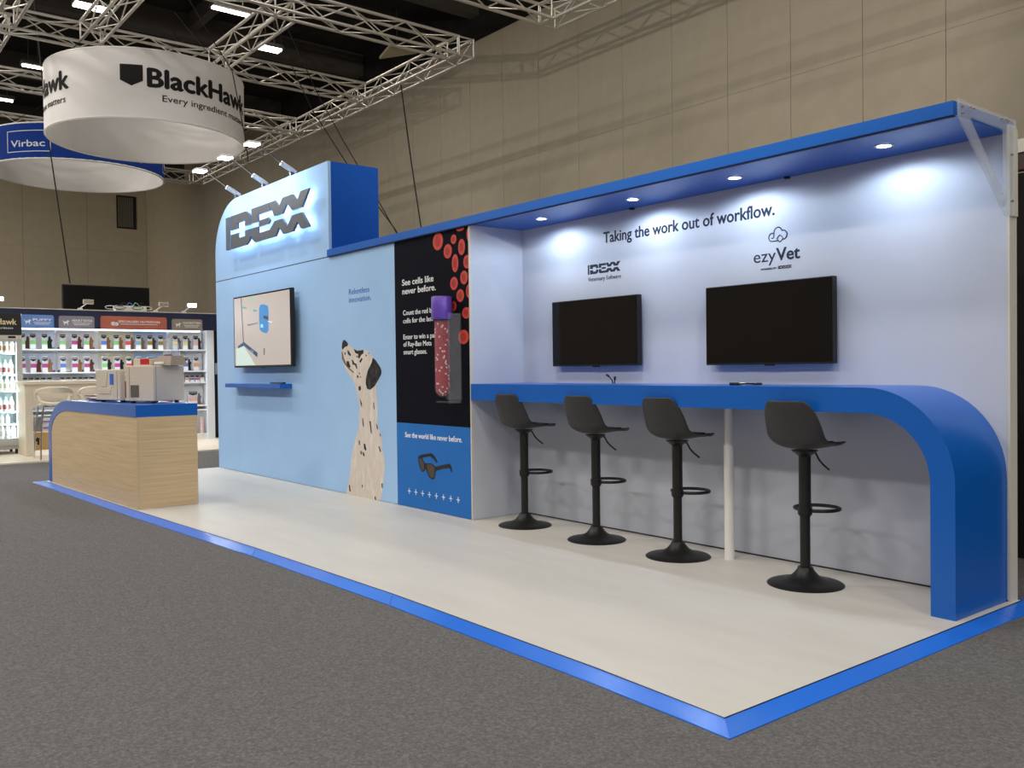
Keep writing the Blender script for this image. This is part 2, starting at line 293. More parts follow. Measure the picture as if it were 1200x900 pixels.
# ================================================================ SETTING
CZ = -0.02                                     # carpet level; the stand's deck is z = 0
WY, WX, HH = 9.78, -38.6, 9.3
struct('floor', box(B(), WX, 14, -16, WY, CZ-.1, CZ), M_CARPET)
struct('ceiling', box(B(), WX, 14, -16, WY, HH, HH+.1), M_CEIL)
wb = struct('wall_back', box(B(), WX-.2, 14, WY+.02, WY+.2, CZ, HH), M_JOINT)
wl = struct('wall_left', box(B(), WX-.2, WX-.02, -16, WY+.2, CZ, HH), M_JOINT)
wr = struct('wall_right', box(B(), 14.02, 14.2, -16, WY+.2, CZ, HH), M_HALLWALL)
wf = struct('wall_front', box(B(), WX-.2, 14.2, -16.2, -16.02, CZ, HH), M_HALLWALL)
def panel_mesh(name, w, h, t):
    bm = B(); box(bm, 0, w-.009, 0, t, .002, h-.002); me = bpy.data.meshes.new(name); bm.to_mesh(me); bm.free(); me.materials.append(M_HALLWALL); return me
lo = panel_mesh('wall_panel', 1.2, 5.63-CZ, .02); hi = panel_mesh('wall_panel', 1.2, HH-5.63, .02)
x = -3.95+.006-1.2*29
for k in range(44):
    for me, z in ((lo, CZ), (hi, 5.63)):
        o = link('wall_panel', me, wb); o.location = (x+1.2*k, WY, z)
# left wall: columns 2.4 m wide, joints at three heights
zs = [(CZ, 3.3), (3.3, 6.35), (6.35, HH)]
pms = [panel_mesh('wall_panel', 2.4, b-a, .02) for a, b in zs]
for k in range(11):
    for me, (a, b) in zip(pms, zs):
        o = link('wall_panel', me, wl); o.location = (WX, WY-2.4*k-.01, a); o.rotation_euler = (0, 0, -PI/2)
# black bulkhead above the back wall and dark beams under the ceiling
struct('trim_1', box(B(), -24, 14, WY-.5, WY, 8.53, HH), M_CEIL)
for k in range(9): struct('trim_2', box(B(), -34+5*k, -33.7+5*k, -16, WY, 8.75, HH), M_BEAM)
for k in range(4): struct('trim_3', box(B(), WX, 14, -9+4.6*k, -8.8+4.6*k, 8.95, HH-.01), M_BEAM)
# control room window high on the left wall
wn = struct('window_1', plate_x(rect(8.55, 9.35, 7.35, 8.75), WX+.02, .03), M_BLACK)
for k in range(7): obj('slat', box(B(), WX+.052, WX+.06, 8.6+.09*k, 8.675+.09*k, 7.42, 8.68), mat('grey_blind', (96, 94, 86), .7), wn)

# ceiling lights
def ceiling_light(x0, y0, ln, label, two=False):
    t = thing('ceiling_light', label, 'lamp', (x0, y0, 8.25), 'strip lights under the hall ceiling')
    obj('housing', box(B(), x0-.14, x0+.14, y0, y0+ln, 8.25, 8.33), M_BEAM, t)
    for s in ((-.07, .07) if two else (0,)):
        obj('tube', box(B(), x0+s-.045, x0+s+.045, y0+.02, y0+ln-.02, 8.21, 8.25), M_LEDSTRIP, t)
    for q in (.15, ln-.15): obj('hanger', cyl(B(), (x0, y0+q, 8.33), (x0, y0+q, HH), .01, 6), M_BEAM, t)
ceiling_light(-16.8, 1.95, .62, 'double strip light at the top edge above the round white banner', True)
ceiling_light(-15.4, 4.1, .78, 'bright strip light right of the round white banner, nearest the top edge')
ceiling_light(-16.9, 5.7, .5, 'short strip light seen between the two middle cross trusses', True)
ceiling_light(-21.2, 1.85, .5, 'small strip light just left of the round white banner')
ceiling_light(-24.4, 1.7, .55, 'farthest strip light, at the left edge above the round blue banner')
t = thing('ceiling_baffle', 'pale triangular baffle hanging in the dark ceiling above the long truss', 'baffle', (-15.7, 8.2, 8.3))
bm = B(); prism(bm, [(-16.15, 8.26), (-15.35, 8.05), (-15.35, 8.75)], planeZ(8.28), planeZ(8.34)); obj('panel', bm, mat('pale_baffle', (176, 164, 138), .7), t)
obj('hanger', cyl(B(), (-15.6, 8.4, 8.34), (-15.6, 8.4, HH), .012, 6), M_BEAM, t)

# ================================================================ TRUSSES
ZT = 6.30; TS = .29; CR = .025; BR = .011
bm = B(); cyl(bm, (0, 0, 0), (0, 0, 1), 1, 6); BRM = bpy.data.meshes.new('brace'); bm.to_mesh(BRM); bm.free(); BRM.materials.append(M_ALU)
bm = B(); cyl(bm, (0, 0, 0), (0, 0, 1), 1, 10); CHM = bpy.data.meshes.new('chord'); bm.to_mesh(CHM); bm.free(); CHM.materials.append(M_ALU)
for me in (CHM, BRM):
    for p in me.polygons: p.use_smooth = len(p.vertices) == 4
def bar(name, me, parent, p0, p1, r):
    p0 = Vector(p0); p1 = Vector(p1); d = p1-p0; o = link(name, me, parent)
    q = d.to_track_quat('Z', 'Y')
    o.matrix_local = Matrix.Translation(p0) @ q.to_matrix().to_4x4() @ Matrix.Diagonal((r, r, d.length, 1)); return o
def truss(p0, p1, label, pitch=.5, gaps=()):
    """box truss between the two end points (near bottom corner line); direction along X or Y"""
    p0 = Vector(p0); p1 = Vector(p1); ln = (p1-p0).length; d = (p1-p0).normalized(); s = Vector((-d.y, d.x, 0)) if abs(d.x) > .5 else Vector((d.y, -d.x, 0))
    s = Vector((0, 1, 0)) if abs(d.x) > .5 else Vector((1, 0, 0))
    t = thing('box_truss', label, 'truss', p0, 'silver box trusses hanging from the ceiling')
    c = [Vector((0, 0, 0)), s*TS, s*TS+Vector((0, 0, TS)), Vector((0, 0, TS))]
    for q in c: bar('chord', CHM, t, q, q+d*ln, CR)
    n = max(2, round(ln/pitch)); h = ln/n
    for f, (a, b) in enumerate([(c[0], c[3]), (c[1], c[2]), (c[0], c[1]), (c[3], c[2])]):
        for k in range(n):
            A, Bq = (a, b) if (k+f) % 2 else (b, a)
            bar('brace', BRM, t, A+d*h*k, Bq+d*h*(k+1), BR)
    for q in (0, ln):
        for a, b in ((0, 1), (1, 2), (2, 3), (3, 0)): bar('end_frame', BRM, t, c[a]+d*q, c[b]+d*q, BR*1.3)
    return t
L1Y = 6.22
truss((-22.6, L1Y, ZT), (-10.16, L1Y, ZT), 'long box truss running beside the beige hall wall')
TX = [-10.45, -13.47, -16.45, -19.55, -22.79]
tl = ['cross truss that ends at the free corner of the long truss, nearest the stand', 'second cross truss from the free corner, crossing above the round white banner', 'third cross truss, passing just right of and behind the round white banner', 'fourth cross truss, seen left of the banner above the strip light', 'farthest cross truss, behind the two round banners']
for xx, lb in zip(TX, tl):
    truss((xx, -3.2 if xx > -14 else -1.5, ZT), (xx, L1Y-.03, ZT), lb)
truss((-13.14, 3.2, ZT), (-10.49, 3.2, ZT), 'short truss joining the two nearest cross trusses right of the white banner')
truss((-13.14, 1.2, ZT), (-10.49, 1.2, ZT), 'short truss rising to the top edge above the left half of the white banner')
truss((-16.12, 0.0, ZT), (-13.51, 0.0, ZT), 'truss at the left edge of the top left corner of the hall')
truss((-13.14, 0.0, ZT), (-10.49, 0.0, ZT), 'truss leaving the top edge in the top left corner')
truss((-8.39, 1.0, ZT), (-8.39, 6.42, ZT), 'left arm of the separate truss corner at the top edge')
truss((-8.39, 6.45, ZT), (-1.0, 6.45, ZT), 'right arm of the separate truss corner at the top edge')
def cable(pts, label, r=.012, sag=None):
    return top('hanging_cable', tube(B(), pts, r, 6), M_CABLE, label, 'cable', smooth=True, origin=pts[-1])
cable([(-12.09, 6.3, 6.3), (-11.78, 6.3, 4.86), (-11.5, 6.3, 3.7), (-11.35, 6.3, 3.1)], 'black cable dropping from the long truss to behind the stand canopy')
cable([(-15.9, 1.105, 7.79), (-15.9, 1.292, 5.34), (-15.9, 1.596, 2.81)], 'black cable hanging in front of the blue banner down to the big black screen', .013)
cable([(-11.2, 2.205, 6.53), (-11.2, 2.544, 6.02), (-11.2, 2.82, 5.64), (-11.2, 3.0, 4.7), (-11.2, 3.05, 4.3)], 'thin cable hanging across the right end of the white banner', .008)
cable([(-13.83, 4.5, 7.95), (-12.64, 4.5, 6.32), (-11.96, 4.5, 5.5), (-10.86, 4.5, 4.45), (-9.4, 4.5, 3.2), (-9.2, 4.5, 3.0)], 'slanting thin cable that runs down behind the sign tower', .008)
cable([(-13.6, 4.7, 7.7), (-12.2, 4.7, 5.9), (-11.3, 4.7, 4.9), (-10.2, 4.7, 3.75), (-9.6, 4.7, 3.1)], 'second thin cable slanting beside the first behind the sign tower', .008)

# ================================================================ ROUND BANNERS
def ring(name, label, cx, cy, R, z0, H, mo, mi):
    t = thing(name, label, 'banner', (cx, cy, z0), 'round banners hanging from the trusses')
    n = 96; bm = B(); prev = None; th = .03
    pts = [[(r*math.cos(2*PI*k/n)+cx, r*math.sin(2*PI*k/n)+cy) for k in range(n)] for r in (R, R-th)]
    vo = [[bm.verts.new((x, y, z)) for x, y in pts[0]] for z in (z0, z0+H)]
    vi = [[bm.verts.new((x, y, z)) for x, y in pts[1]] for z in (z0, z0+H)]
    for k in range(n):
        j = (k+1) % n
        f = bm.faces.new((vo[0][k], vo[0][j], vo[1][j], vo[1][k])); f.material_index = 0
        for a in ((vi[0][j], vi[0][k], vi[1][k], vi[1][j]), (vo[0][j], vo[0][k], vi[0][k], vi[0][j]), (vo[1][k], vo[1][j], vi[1][j], vi[1][k])):
            bm.faces.new(a).material_index = 1
    obj('fabric_band', bm, [mo, mi], t, smooth=True)
    for z in (z0, z0+H):
        obj('rim', tube(B(), [(cx+(R-th/2)*math.cos(2*PI*k/64), cy+(R-th/2)*math.sin(2*PI*k/64), z) for k in range(64)], .022, 6, True), mi, t, smooth=True)
    for k in range(4):
        a = .5+k*PI/2; p = (cx+(R-.02)*math.cos(a), cy+(R-.02)*math.sin(a), z0+H)
        obj('hanging_wire', cyl(B(), p, (cx+.4*R*math.cos(a), cy+.4*R*math.sin(a), 6.9), .006, 5), M_CABLE, t)
    return t
def onRing(cx, cy, R):
    def f(u, v, d):
        a = math.radians(u); r = R+.004+d; return (cx+r*math.cos(a), cy+r*math.sin(a), v)
    return f
cx, cy, R = -13.24, 2.21, 1.5
bk = ring('round_banner', 'white round hanging banner with black lettering and shield, above the pet food stand', cx, cy, R, 4.91, 1.0, M_RINGFAB, M_RINGFAB)
fn = onRing(cx, cy, R); M_BKTXT = mat('black_banner_print', (22, 20, 20), .8)
def slab_text(s, u0, u1, v0, cap, parent, fn, mt, bold):
    lettering(s, fn, u0, u1, v0, cap, mt, parent, bold, wrap=True)
for off in (0, -120, 120):
    lettering('BlackHawk', fn, -17+off, 58+off, 5.37, 0.27, M_BKTXT, bk, .05, wrap=True)
    lettering('Every ingredient matters', fn, -9+off, 55+off, 5.17, .095, M_BKTXT, bk, .006, wrap=True)
    sh = [(-31, 5.67), (-19, 5.67), (-19, 5.44), (-25, 5.36), (-31, 5.44)]
    pts = [(-31+off+12*i/6, 5.67) for i in range(7)]+[(-19+off, 5.44), (-22+off, 5.40), (-25+off, 5.36), (-28+off, 5.40), (-31+off, 5.44)]
    bm = B()
    for i in range(6):
        ua, ub = -31+off+2*i, -29+off+2*i
        za, zb = 5.44-.08*(1-abs(ua-off+25)/6), 5.44-.08*(1-abs(ub-off+25)/6)
        prism(bm, [(ua, za), (ub, zb), (ub, 5.67), (ua, 5.67)], lambda u, v: fn(u, v, 0), lambda u, v: fn(u, v, .0015))
    obj('shield_emblem', bm, M_BKTXT, bk)
cx2, cy2, R2 = -19.34, 2.586, 1.742
vb = ring('round_banner', 'deep blue round hanging banner with a white boxed word, white inside', cx2, cy2, R2, 5.458, .7, M_RINGBLUE, M_RINGFAB)
fn2 = onRing(cx2, cy2, R2); M_VBT = mat('white_banner_print', (214, 218, 226), .8)
for off in (0, 60, 120, 180, 240, 300):
    lettering('Virbac', fn2, -57+off, -33+off, 5.69, .13, M_VBT, vb, .02, wrap=True)
    bm = B()
    for (a0, a1, z0, z1) in [(-60, -29.5, 5.995, 6.01), (-60, -29.5, 5.585, 5.60), (-60, -59.5, 5.6, 6.0), (-30, -29.5, 5.6, 6.0)]:
        n = 8 if a1-a0 > 2 else 1
        for i in range(n):
            ua, ub = a0+off+(a1-a0)*i/n, a0+off+(a1-a0)*(i+1)/n
            prism(bm, [(ua, z0), (ub, z0), (ub, z1), (ua, z1)], lambda u, v: fn2(u, v, 0), lambda u, v: fn2(u, v, .0015))
    obj('printed_frame', bm, M_VBT, vb)

# ================================================================ THE STAND: PLATFORM
M_RAMPEND = mat('pale_ramp_end', (150, 186, 226), .35)
INN = [(0, 0), (-.63, .027), (-1.842, .035), (-2.164, .035), (-3.822, -.01), (-6.079, -.125), (-9.0, -.235)]
OUT = [(.091, -.091), (-.528, -.07), (-1.70, -.066), (-2.03, -.064), (-3.66, -.105), (-5.90, -.225), (-9.12, -.345)]
pf = thing('stand_platform', 'low cream vinyl stand floor edged with sloping blue ramps', 'platform', (0, 0, CZ))
deck = INN+[(-9.0, 2.29), (0, 2.29)]
bm = B(); prism(bm, deck, planeZ(CZ), planeZ(0)); obj('deck', bm, M_VINYL, pf)
def ramp(i0, i1, o0, o1, mt=M_RAMP):
    bm = B(); a = [bm.verts.new((p[0], p[1], z)) for p, z in ((i0, -.001), (i1, -.001), (o1, CZ+.004), (o0, CZ+.004))]
    b = [bm.verts.new((p[0], p[1], CZ)) for p in (i0, i1, o1, o0)]
    bm.faces.new(a); bm.faces.new(b[::-1])
    for k in range(4): bm.faces.new((a[k], b[k], b[(k+1) % 4], a[(k+1) % 4]))
    obj('edge_ramp', bm, mt, pf)
def shr(a, b, q=.003):
    a = Vector(a); b = Vector(b); d = (b-a).normalized()*q; return tuple(a+d), tuple(b-d)
for idx in ((0, 1, 2, 3), (3, 4), (4, 5), (5, 6)):
    for a, b in zip(idx, idx[1:]):
        i0, i1, o0, o1 = INN[a], INN[b], OUT[a], OUT[b]
        if b == idx[-1]: i1 = (i1[0]+.004, i1[1]); o1 = (o1[0]+.004, o1[1])
        ramp(i0, i1, o0, o1)
ramp((0, 0), (0, 1.98), (.091, -.091), (.091, 1.98)); ramp((0, 1.984), (0, 2.29), (.094, 1.984), (.10, 2.39))
ramp((0, 2.29), (-1.2, 2.29), (.10, 2.39), (-1.2, 2.39))
ramp((-9.0, -.235), (-9.0, 2.29), (-9.12, -.345), (-9.12, 2.39), M_RAMPEND)
obj('edge_line', tube(B(), [(p[0], p[1]-.001, -.001) for p in INN[::-1]]+[(.001, 2.29, -.001)], .0028, 5), M_BLACK, pf)

# ================================================================ THE STAND: WALLS
YW, YP, XP, ZC = 2.2176, 1.695, -3.725, 2.27
YC = 1.671
bw = thing('stand_back_wall', 'long white fabric wall behind the counter with printed slogan and logos', 'wall', (XP, YW, 0))
obj('fabric_panel', box(B(), XP, -.03, YW, YW+.07, .004, ZC-.001), M_WHITEFAB, bw)
obj('end_profile', box(B(), -.03, -.018, YW-.004, YW+.074, 0, 2.31), M_OFFWHITE, bw)
obj('end_post', box(B(), -.018, -.006, YW-.03, YW+.06, 1.87, 2.29), M_OFFWHITE, bw)
obj('base_rail', box(B(), XP+.01, -.03, YW-.003, YW, .0, .008), M_BLACK, bw)
o = obj('return_panel', box(B(), XP-.03, XP, YP+.012, YW, .002, ZC-.001), M_WHITEFAB, bw)
f = onY(YW)
lettering('Taking the work out of workflow.', f, -2.80, -1.347, 2.062, .078, M_NAVYTXT, bw, .03)
lettering('Veterinary Software', f, -2.965, -2.627, 1.797, .030, M_NAVYTXT, bw, .004)
lettering('ezy', f, -1.500, -1.342, 1.788, .075, M_NAVYTXT, bw, .0)
lettering('Vet', f, -1.340, -1.176, 1.788, .075, M_NAVYTXT, bw, .03)
lettering('POWERED BY', f, -1.447, -1.338, 1.739, .011, M_NAVYTXT, bw, .012)
LU = [[(0, 0), (.25, 0), (.25, 1), (0, 1)],
      [(.38, 1), (1.5, 1), (1.72, .9), (1.80, .78), (1.80, .57), (1.43, .57), (1.43, .73), (.9, .73), (.9, .57), (.38, .57)],
      [(.38, 0), (1.5, 0), (1.72, .1), (1.80, .22), (1.80, .43), (1.43, .43), (1.43, .27), (.9, .27), (.9, .43), (.38, .43)],
      [(1.9, 1), (3.02, 1), (3.19, .77), (2.33, .77), (2.33, .57), (1.9, .57)],
      [(2.40, .59), (3.02, .59), (3.12, .5), (3.02, .41), (2.40, .41)],
      [(1.9, .43), (2.33, .43), (2.33, .23), (3.12, .23), (3.42, .43), (3.92, .43), (4.21, .18), (4.50, .43), (5.08, .43), (5.5, 0), (5.02, 0), (4.80, .22), (4.53, 0), (3.95, 0), (3.70, .22), (3.46, 0), (2.1, 0), (1.9, .12)],
      [(3.08, 1), (3.46, 1), (3.70, .78), (3.95, 1), (4.53, 1), (4.80, .78), (5.02, 1), (5.5, 1), (5.08, .57), (4.5, .57), (4.21, .82), (3.92, .57), (3.42, .57)]]
LOGO_ALL = [[(-8.402+u/5.5*2.158, 2.58+v*.372) for u, v in L] for L in LU]
def flat_logo(x0, x1, z0, z1, y, parent, name='logo_lettering'):
    bm = B()
    for L in LOGO_ALL:
        plate_y([(x0+(u+8.402)/(8.402-6.244)*(x1-x0), z0+(v-2.58)/.372*(z1-z0)) for u, v in L], y, .0015, bm)
    obj(name, bm, M_NAVYTXT, parent)
flat_logo(-2.966, -2.632, 1.848, 1.918, YW, bw); flat_logo(-1.326, -1.232, 1.737, 1.755, YW, bw)
# cloud icon: outline and small diamond cross
def arc(cx, cz, r, a0, a1, n=10): return [(cx+r*math.cos(math.radians(a0+(a1-a0)*k/n)), YW-.001, cz+r*math.sin(math.radians(a0+(a1-a0)*k/n))) for k in range(n+1)]
pc = arc(-1.367, 1.927, .022, 50, 270, 10)+arc(-1.330, 1.908, .003, 200, 200, 1)
obj('cloud_icon', tube(tube(tube(B(), arc(-1.366, 1.930, .024, 60, 270, 10)+[(-1.320, YW-.001, 1.906)], .003, 6),
    [(-1.372, YW-.001, 1.925), (-1.362, YW-.001, 1.922), (-1.354, YW-.001, 1.932), (-1.353, YW-.001, 1.95)]+arc(-1.325, 1.958, .027, 170, 10, 10), .003, 6),
    arc(-1.290, 1.937, .027, 110, -90, 10), .003, 6), M_NAVYTXT, bw)
obj('cloud_icon', tube(B(), [(-1.312+.022*math.cos(k*PI/8)*(1 if k % 4 == 0 else .78), YW-.002, 1.917+.022*math.sin(k*PI/8)*(1 if k % 4 == 0 else .78)) for k in range(16)], .0025, 6, True), M_NAVYTXT, bw)

gw = thing('graphic_wall', 'light blue printed wall with dog picture and black information panel', 'wall', (-9.0, YP, 0))
obj('blue_print_panel', box(B(), -9.0, -4.827, YP, YP+.05, .004, 2.262), M_LTBLUE, gw)
obj('black_print_panel', box(B(), -4.826, XP-.012, YP-.001, YP+.05, .713, 2.262), M_BLACKPRINT, gw)
obj('mid_blue_print_panel', box(B(), -4.826, XP-.012, YP-.001, YP+.05, .004, .7125), M_BLUEPRINT, gw)
obj('end_profile', box(B(), XP-.012, XP, YP-.004, YP+.012, .0, ZC-.001), M_OFFWHITE, gw)
obj('side_panel', box(B(), -9.0, -8.97, YP+.051, 2.25, 0, 2.262), M_WHITEFAB, gw)
f = onY(YP)
lettering('Relentless', f, -5.645, -5.265, 1.872, .053, M_BLUETXT, gw, .0035)
lettering('innovation.', f, -5.648, -5.235, 1.797, .053, M_BLUETXT, gw, .0035)
f = onY(YP-.001)
lettering('See cells like', f, -4.705, -4.225, 1.880, .052, M_WHITETXT, gw, .016)
lettering('never before.', f, -4.702, -4.195, 1.806, .052, M_WHITETXT, gw, .016)
for s, u1, v in (('Count the red blood', -4.14, 1.628), ('cells for the last', -4.24, 1.560), ('Enter to win a pair', -4.18, 1.423), ('of Ray-Ban Meta', -4.265, 1.362), ('smart glasses.', -4.335, 1.296)):
    lettering(s, f, -4.695, u1, v, .042, M_WHITETXT, gw, .006)
lettering('See the world like never before.', f, -4.69, -3.855, 0.592, .044, M_WHITETXT, gw, .014)
for k in range(8):
    xx = -4.635+k*.1025; bm = B(); plate_y(rect(xx-.022, xx+.022, .133, .139), YP-.001, .0015, bm); plate_y(rect(xx-.003, xx+.003, .112, .16), YP-.0012, .0015, bm); obj('plus_mark', bm, M_WHITETXT, gw)
for i, (ax, az, a, b) in enumerate(CELLS):
    zt = 2.258; pts = [(min(u, XP-.013), min(v, zt)) for u, v in ell(ax, az, a, b)]
    c = obj('printed_blood_cell', plate_y(pts, YP-.001, .0012), M_CELL, gw)
    pin = [(min(u, XP-.013), min(v, zt)) for u, v in ell(ax-.004, az, a*.55, b*.58)]
    if az < 2.24 and ax < -3.73: obj('cell_centre', plate_y(pin, YP-.0022, .0006), M_CELLIN, c)
dog = obj('dog_picture', plate_y(DOG_HEAD, YP, .0012), M_DOG, gw, label='printed dalmatian looking up')
obj('dog_body', plate_y(DOG_BODY, YP, .0010), M_DOG, dog)
for k, v in SPOTS.items():
    if k == 'jaw': obj('jaw_line', plate_y(v, YP-.0012, .0006), mat('jaw_print', (120, 96, 92), .7), dog)
    elif k == 'ear': obj('ear', plate_y(v, YP-.0012, .0008), M_EAR, dog)
    else: obj('spot', plate_y(v, YP-.0012, .0006), M_SPOT, dog)
sg = obj('sunglasses_picture', plate_y(GLASS_frame, YP-.001, .0010), M_BLACK, gw, label='printed black sunglasses')
obj('printed_temple', plate_y(GLASS_temple_left, YP-.001, .0012), M_BLACK, sg); obj('printed_temple', plate_y(GLASS_temple_right, YP-.001, .0014), M_BLACK, sg)
for L in (GLASS_lens_left, GLASS_lens_right): obj('printed_lens', plate_y(L, YP-.0021, .0006), mat('brown_lens_print', (74, 62, 60), .5), sg)

# tower with the sign
tw = thing('sign_tower', 'tall light blue sign tower with rounded corner and deep blue side', 'tower', (-9.0, YP, 2.27))
TO = [(-6.03, 2.272), (-6.03, 3.19)]+[(-8.30+.70*math.cos(math.radians(a))**1.0, 2.58+.61*math.sin(math.radians(a))) for a in range(90, 181, 6)]+[(-9.0, 2.272)]
bm = B(); prism(bm, TO, planeY(YP), planeY(YP+.03)); obj('front_panel', bm, M_LTBLUE, tw)
bm = B(); prism(bm, TO, planeY(YP+.031), planeY(2.25)); obj('blue_box', bm, M_BLUEFAB, tw)
obj('joint', box(B(), -9.0, -6.03, YP+.002, YP+.02, 2.262, 2.272), M_BLACK, tw)
lg = thing('illuminated_logo', 'dark raised metal logo lettering with white halo light on the sign tower', 'sign', (-7.4, YP, 2.6))
for L, nm in zip(LOGO_ALL, ('letter_i', 'letter_d', 'letter_d', 'letter_e', 'letter_e', 'letter_x', 'letter_x')):
    bm = B(); prism(bm, L, planeY(1.598), planeY(1.622)); lt = obj(nm, bm, M_LOGOSIDE, lg)
    c0 = sum(u for u, v in L)/len(L); c1 = sum(v for u, v in L)/len(L)
    bm = B()
    # led plate a little smaller than the letter: inset the outline
    n = len(L); ar = sum(L[k][0]*L[(k+1) % n][1]-L[(k+1) % n][0]*L[k][1] for k in range(n)); sg_ = 1 if ar > 0 else -1; q = []
    for k in range(n):
        a = Vector(L[k-1]); b = Vector(L[k]); c = Vector(L[(k+1) % n]); d1 = (b-a).normalized(); d2 = (c-b).normalized()
        nn = (Vector((-d1.y, d1.x))+Vector((-d2.y, d2.x)))
        nn = nn.normalized() if nn.length > 1e-4 else Vector((-d1.y, d1.x)); q.append(tuple(b+nn*sg_*.012))
    bm.free(); bm = B(); prism(bm, q, planeY(1.6225), planeY(1.627)); obj('led_plate', bm, M_HALO, lt)
for k, (ux, vz) in enumerate(((-8.35, 2.7), (-8.1, 2.65), (-7.5, 2.62), (-6.6, 2.62), (-6.6, 2.9), (-7.9, 2.92))): obj('stand_off', cyl(B(), (ux, 1.627, vz), (ux, YP, vz), .006, 6), M_CHROME, lg)

# canopy
cp = thing('canopy', 'long blue canopy beam along the top of the stand with four downlights below', 'canopy', (-3, YC, ZC))
bm = B(); box(bm, -6.029, -.03, YC, YP-.001, ZC-.002, 2.331); obj('fascia', bm, M_BLUE, cp)
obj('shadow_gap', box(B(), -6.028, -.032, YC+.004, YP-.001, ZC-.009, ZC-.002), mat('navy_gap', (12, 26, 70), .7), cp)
obj('soffit', box(B(), -3.724, -.03, YP, YW+.07, ZC, 2.331), M_BLUE, cp)
obj('top_cap', box(B(), -6.028, -3.725, YP, 2.25, ZC, 2.331), M_BLUE, cp)
for k in (-2.5, -1.25): obj('soffit_bracket', box(B(), k-.012, k+.012, YW-.03, YW-.002, ZC-.012, ZC), M_BLACK, cp)
DL = [(-3.189, 1.965, 'downlight nearest the information panel'), (-2.261, 1.962, 'second downlight from the information panel'), (-1.442, 1.962, 'second downlight from the clear end bracket'), (-.513, 1.955, 'downlight nearest the clear end bracket')]
for dx, dy, lb in DL:
    t = thing('downlight', 'small round recessed '+lb, 'lamp', (dx, dy, ZC), 'downlights in the blue canopy')
    bm = B(); lathe(bm, [(.032, -.001), (.046, -.001), (.048, -.005), (.034, -.006), (.032, -.001)], (dx, dy, ZC), 28); obj('trim_ring', bm, M_WHITE, t, smooth=True)
    bm = B(); lathe(bm, [(0, -.004), (.033, -.004), (.033, -.0015), (0, -.0015)], (dx, dy, ZC), 24); obj('led_lens', bm, M_LEDCOOL, t)
    d = bpy.data.lights.new('downlight_beam', 'SPOT'); d.energy = 12; d.color = (.70, .84, 1.0); d.spot_size = math.radians(172); d.spot_blend = .35; d.shadow_soft_size = .03
    o = bpy.data.objects.new('downlight_beam', d); COL.objects.link(o); o.parent = t; o.location = (0, 0, -.014)

# clear end bracket
br = thing('acrylic_bracket', 'clear acrylic triangular bracket bolted to the right end of the canopy', 'bracket', (0, YW, 1.86))
def ringprism(outer, inner, x0, x1):
    bm = B(); n = len(outer)
    V = [[bm.verts.new((x, p[0], p[1])) for p in P] for P in (outer, inner) for x in (x0, x1)]
    o0, o1, i0, i1 = V
    for k in range(n):
        j = (k+1) % n
        bm.faces.new((o0[k], o0[j], o1[j], o1[k])); bm.faces.new((i0[j], i0[k], i1[k], i1[j])); bm.faces.new((o1[k], o1[j], i1[j], i1[k])); bm.faces.new((o0[j], o0[k], i0[k], i0[j]))
    return bm
obj('bracket_plate', ringprism([(1.655, 2.25), (1.650, 2.328), (2.225, 2.325), (2.20, 1.86), (2.12, 1.86)], [(1.745, 2.262), (1.750, 2.264), (2.105, 2.262), (2.105, 1.965), (2.09, 1.955)], -.004, .008), M_ACRYL, br)
for (by, bz) in ((1.74, 2.298), (1.775, 2.30), (2.06, 2.30), (2.10, 2.302), (2.125, 2.302), (2.165, 2.15), (2.165, 1.93), (1.665, 2.29), (1.67, 2.262)):
    obj('bolt', cyl(B(), (.008, by, bz), (.018, by, bz), .006, 8), M_CHROME, br)

# black drape / neighbour's partition behind the right end
pn = thing('black_partition', 'black partition standing behind the right end of the stand', 'partition', (0.3, 3.4, CZ))
obj('drape', box(B(), -.52, 3.5, 3.4, 3.46, CZ, 2.30), mat('black_cloth', (16, 15, 15), .95), pn)
obj('top_rail', box(B(), -.52, 3.5, 3.38, 3.48, 2.42, 2.50), M_OFFWHITE, pn)
obj('cross_rail', box(B(), -.50, 3.5, 3.39, 3.47, 2.32, 2.42), mat('brown_rail', (70, 52, 46), .6), pn)
obj('post', box(B(), -.54, -.52, 3.38, 3.48, CZ, 2.50), M_BLACK, pn)

# ================================================================ COUNTER
YF = 1.688
ct = thing('counter', 'blue bar counter that curves down to the floor at its right end', 'counter', (-3.7, YF, 0))
cxx, czz = -.47, .61
outer = [(XP+.001, 1.05), (-1.5, 1.05)]+[(cxx+.434*math.sin(math.radians(a)), czz+.44*math.cos(math.radians(a))) for a in range(0, 91, 6)]+[(-.036, 0)]
inner = [(-.150, 0)]+[(cxx+.320*math.sin(math.radians(a)), czz+.315*math.cos(math.radians(a))) for a in range(90, -1, -6)]+[(-1.5, .925), (XP+.001, .925)]
bm = B(); n1 = len(outer); prs = list(zip(outer, inner[::-1]))
fr = []; bk_ = []
for (p, q) in prs:
    fr.append((bm.verts.new((p[0], YF, p[1])), bm.verts.new((q[0], YF, q[1])))); bk_.append((bm.verts.new((p[0], YW-.001, p[1])), bm.verts.new((q[0], YW-.001, q[1]))))
for k in range(len(prs)-1):
    bm.faces.new((fr[k][0], fr[k+1][0], fr[k+1][1], fr[k][1])); bm.faces.new((bk_[k][0], bk_[k][1], bk_[k+1][1], bk_[k+1][0]))
    bm.faces.new((fr[k][0], bk_[k][0], bk_[k+1][0], fr[k+1][0])); bm.faces.new((fr[k][1], fr[k+1][1], bk_[k+1][1], bk_[k][1]))
for k in (0, -1): bm.faces.new((fr[k][0], fr[k][1], bk_[k][1], bk_[k][0]))
obj('counter_top', bm, M_BLUE, ct, smooth=True)
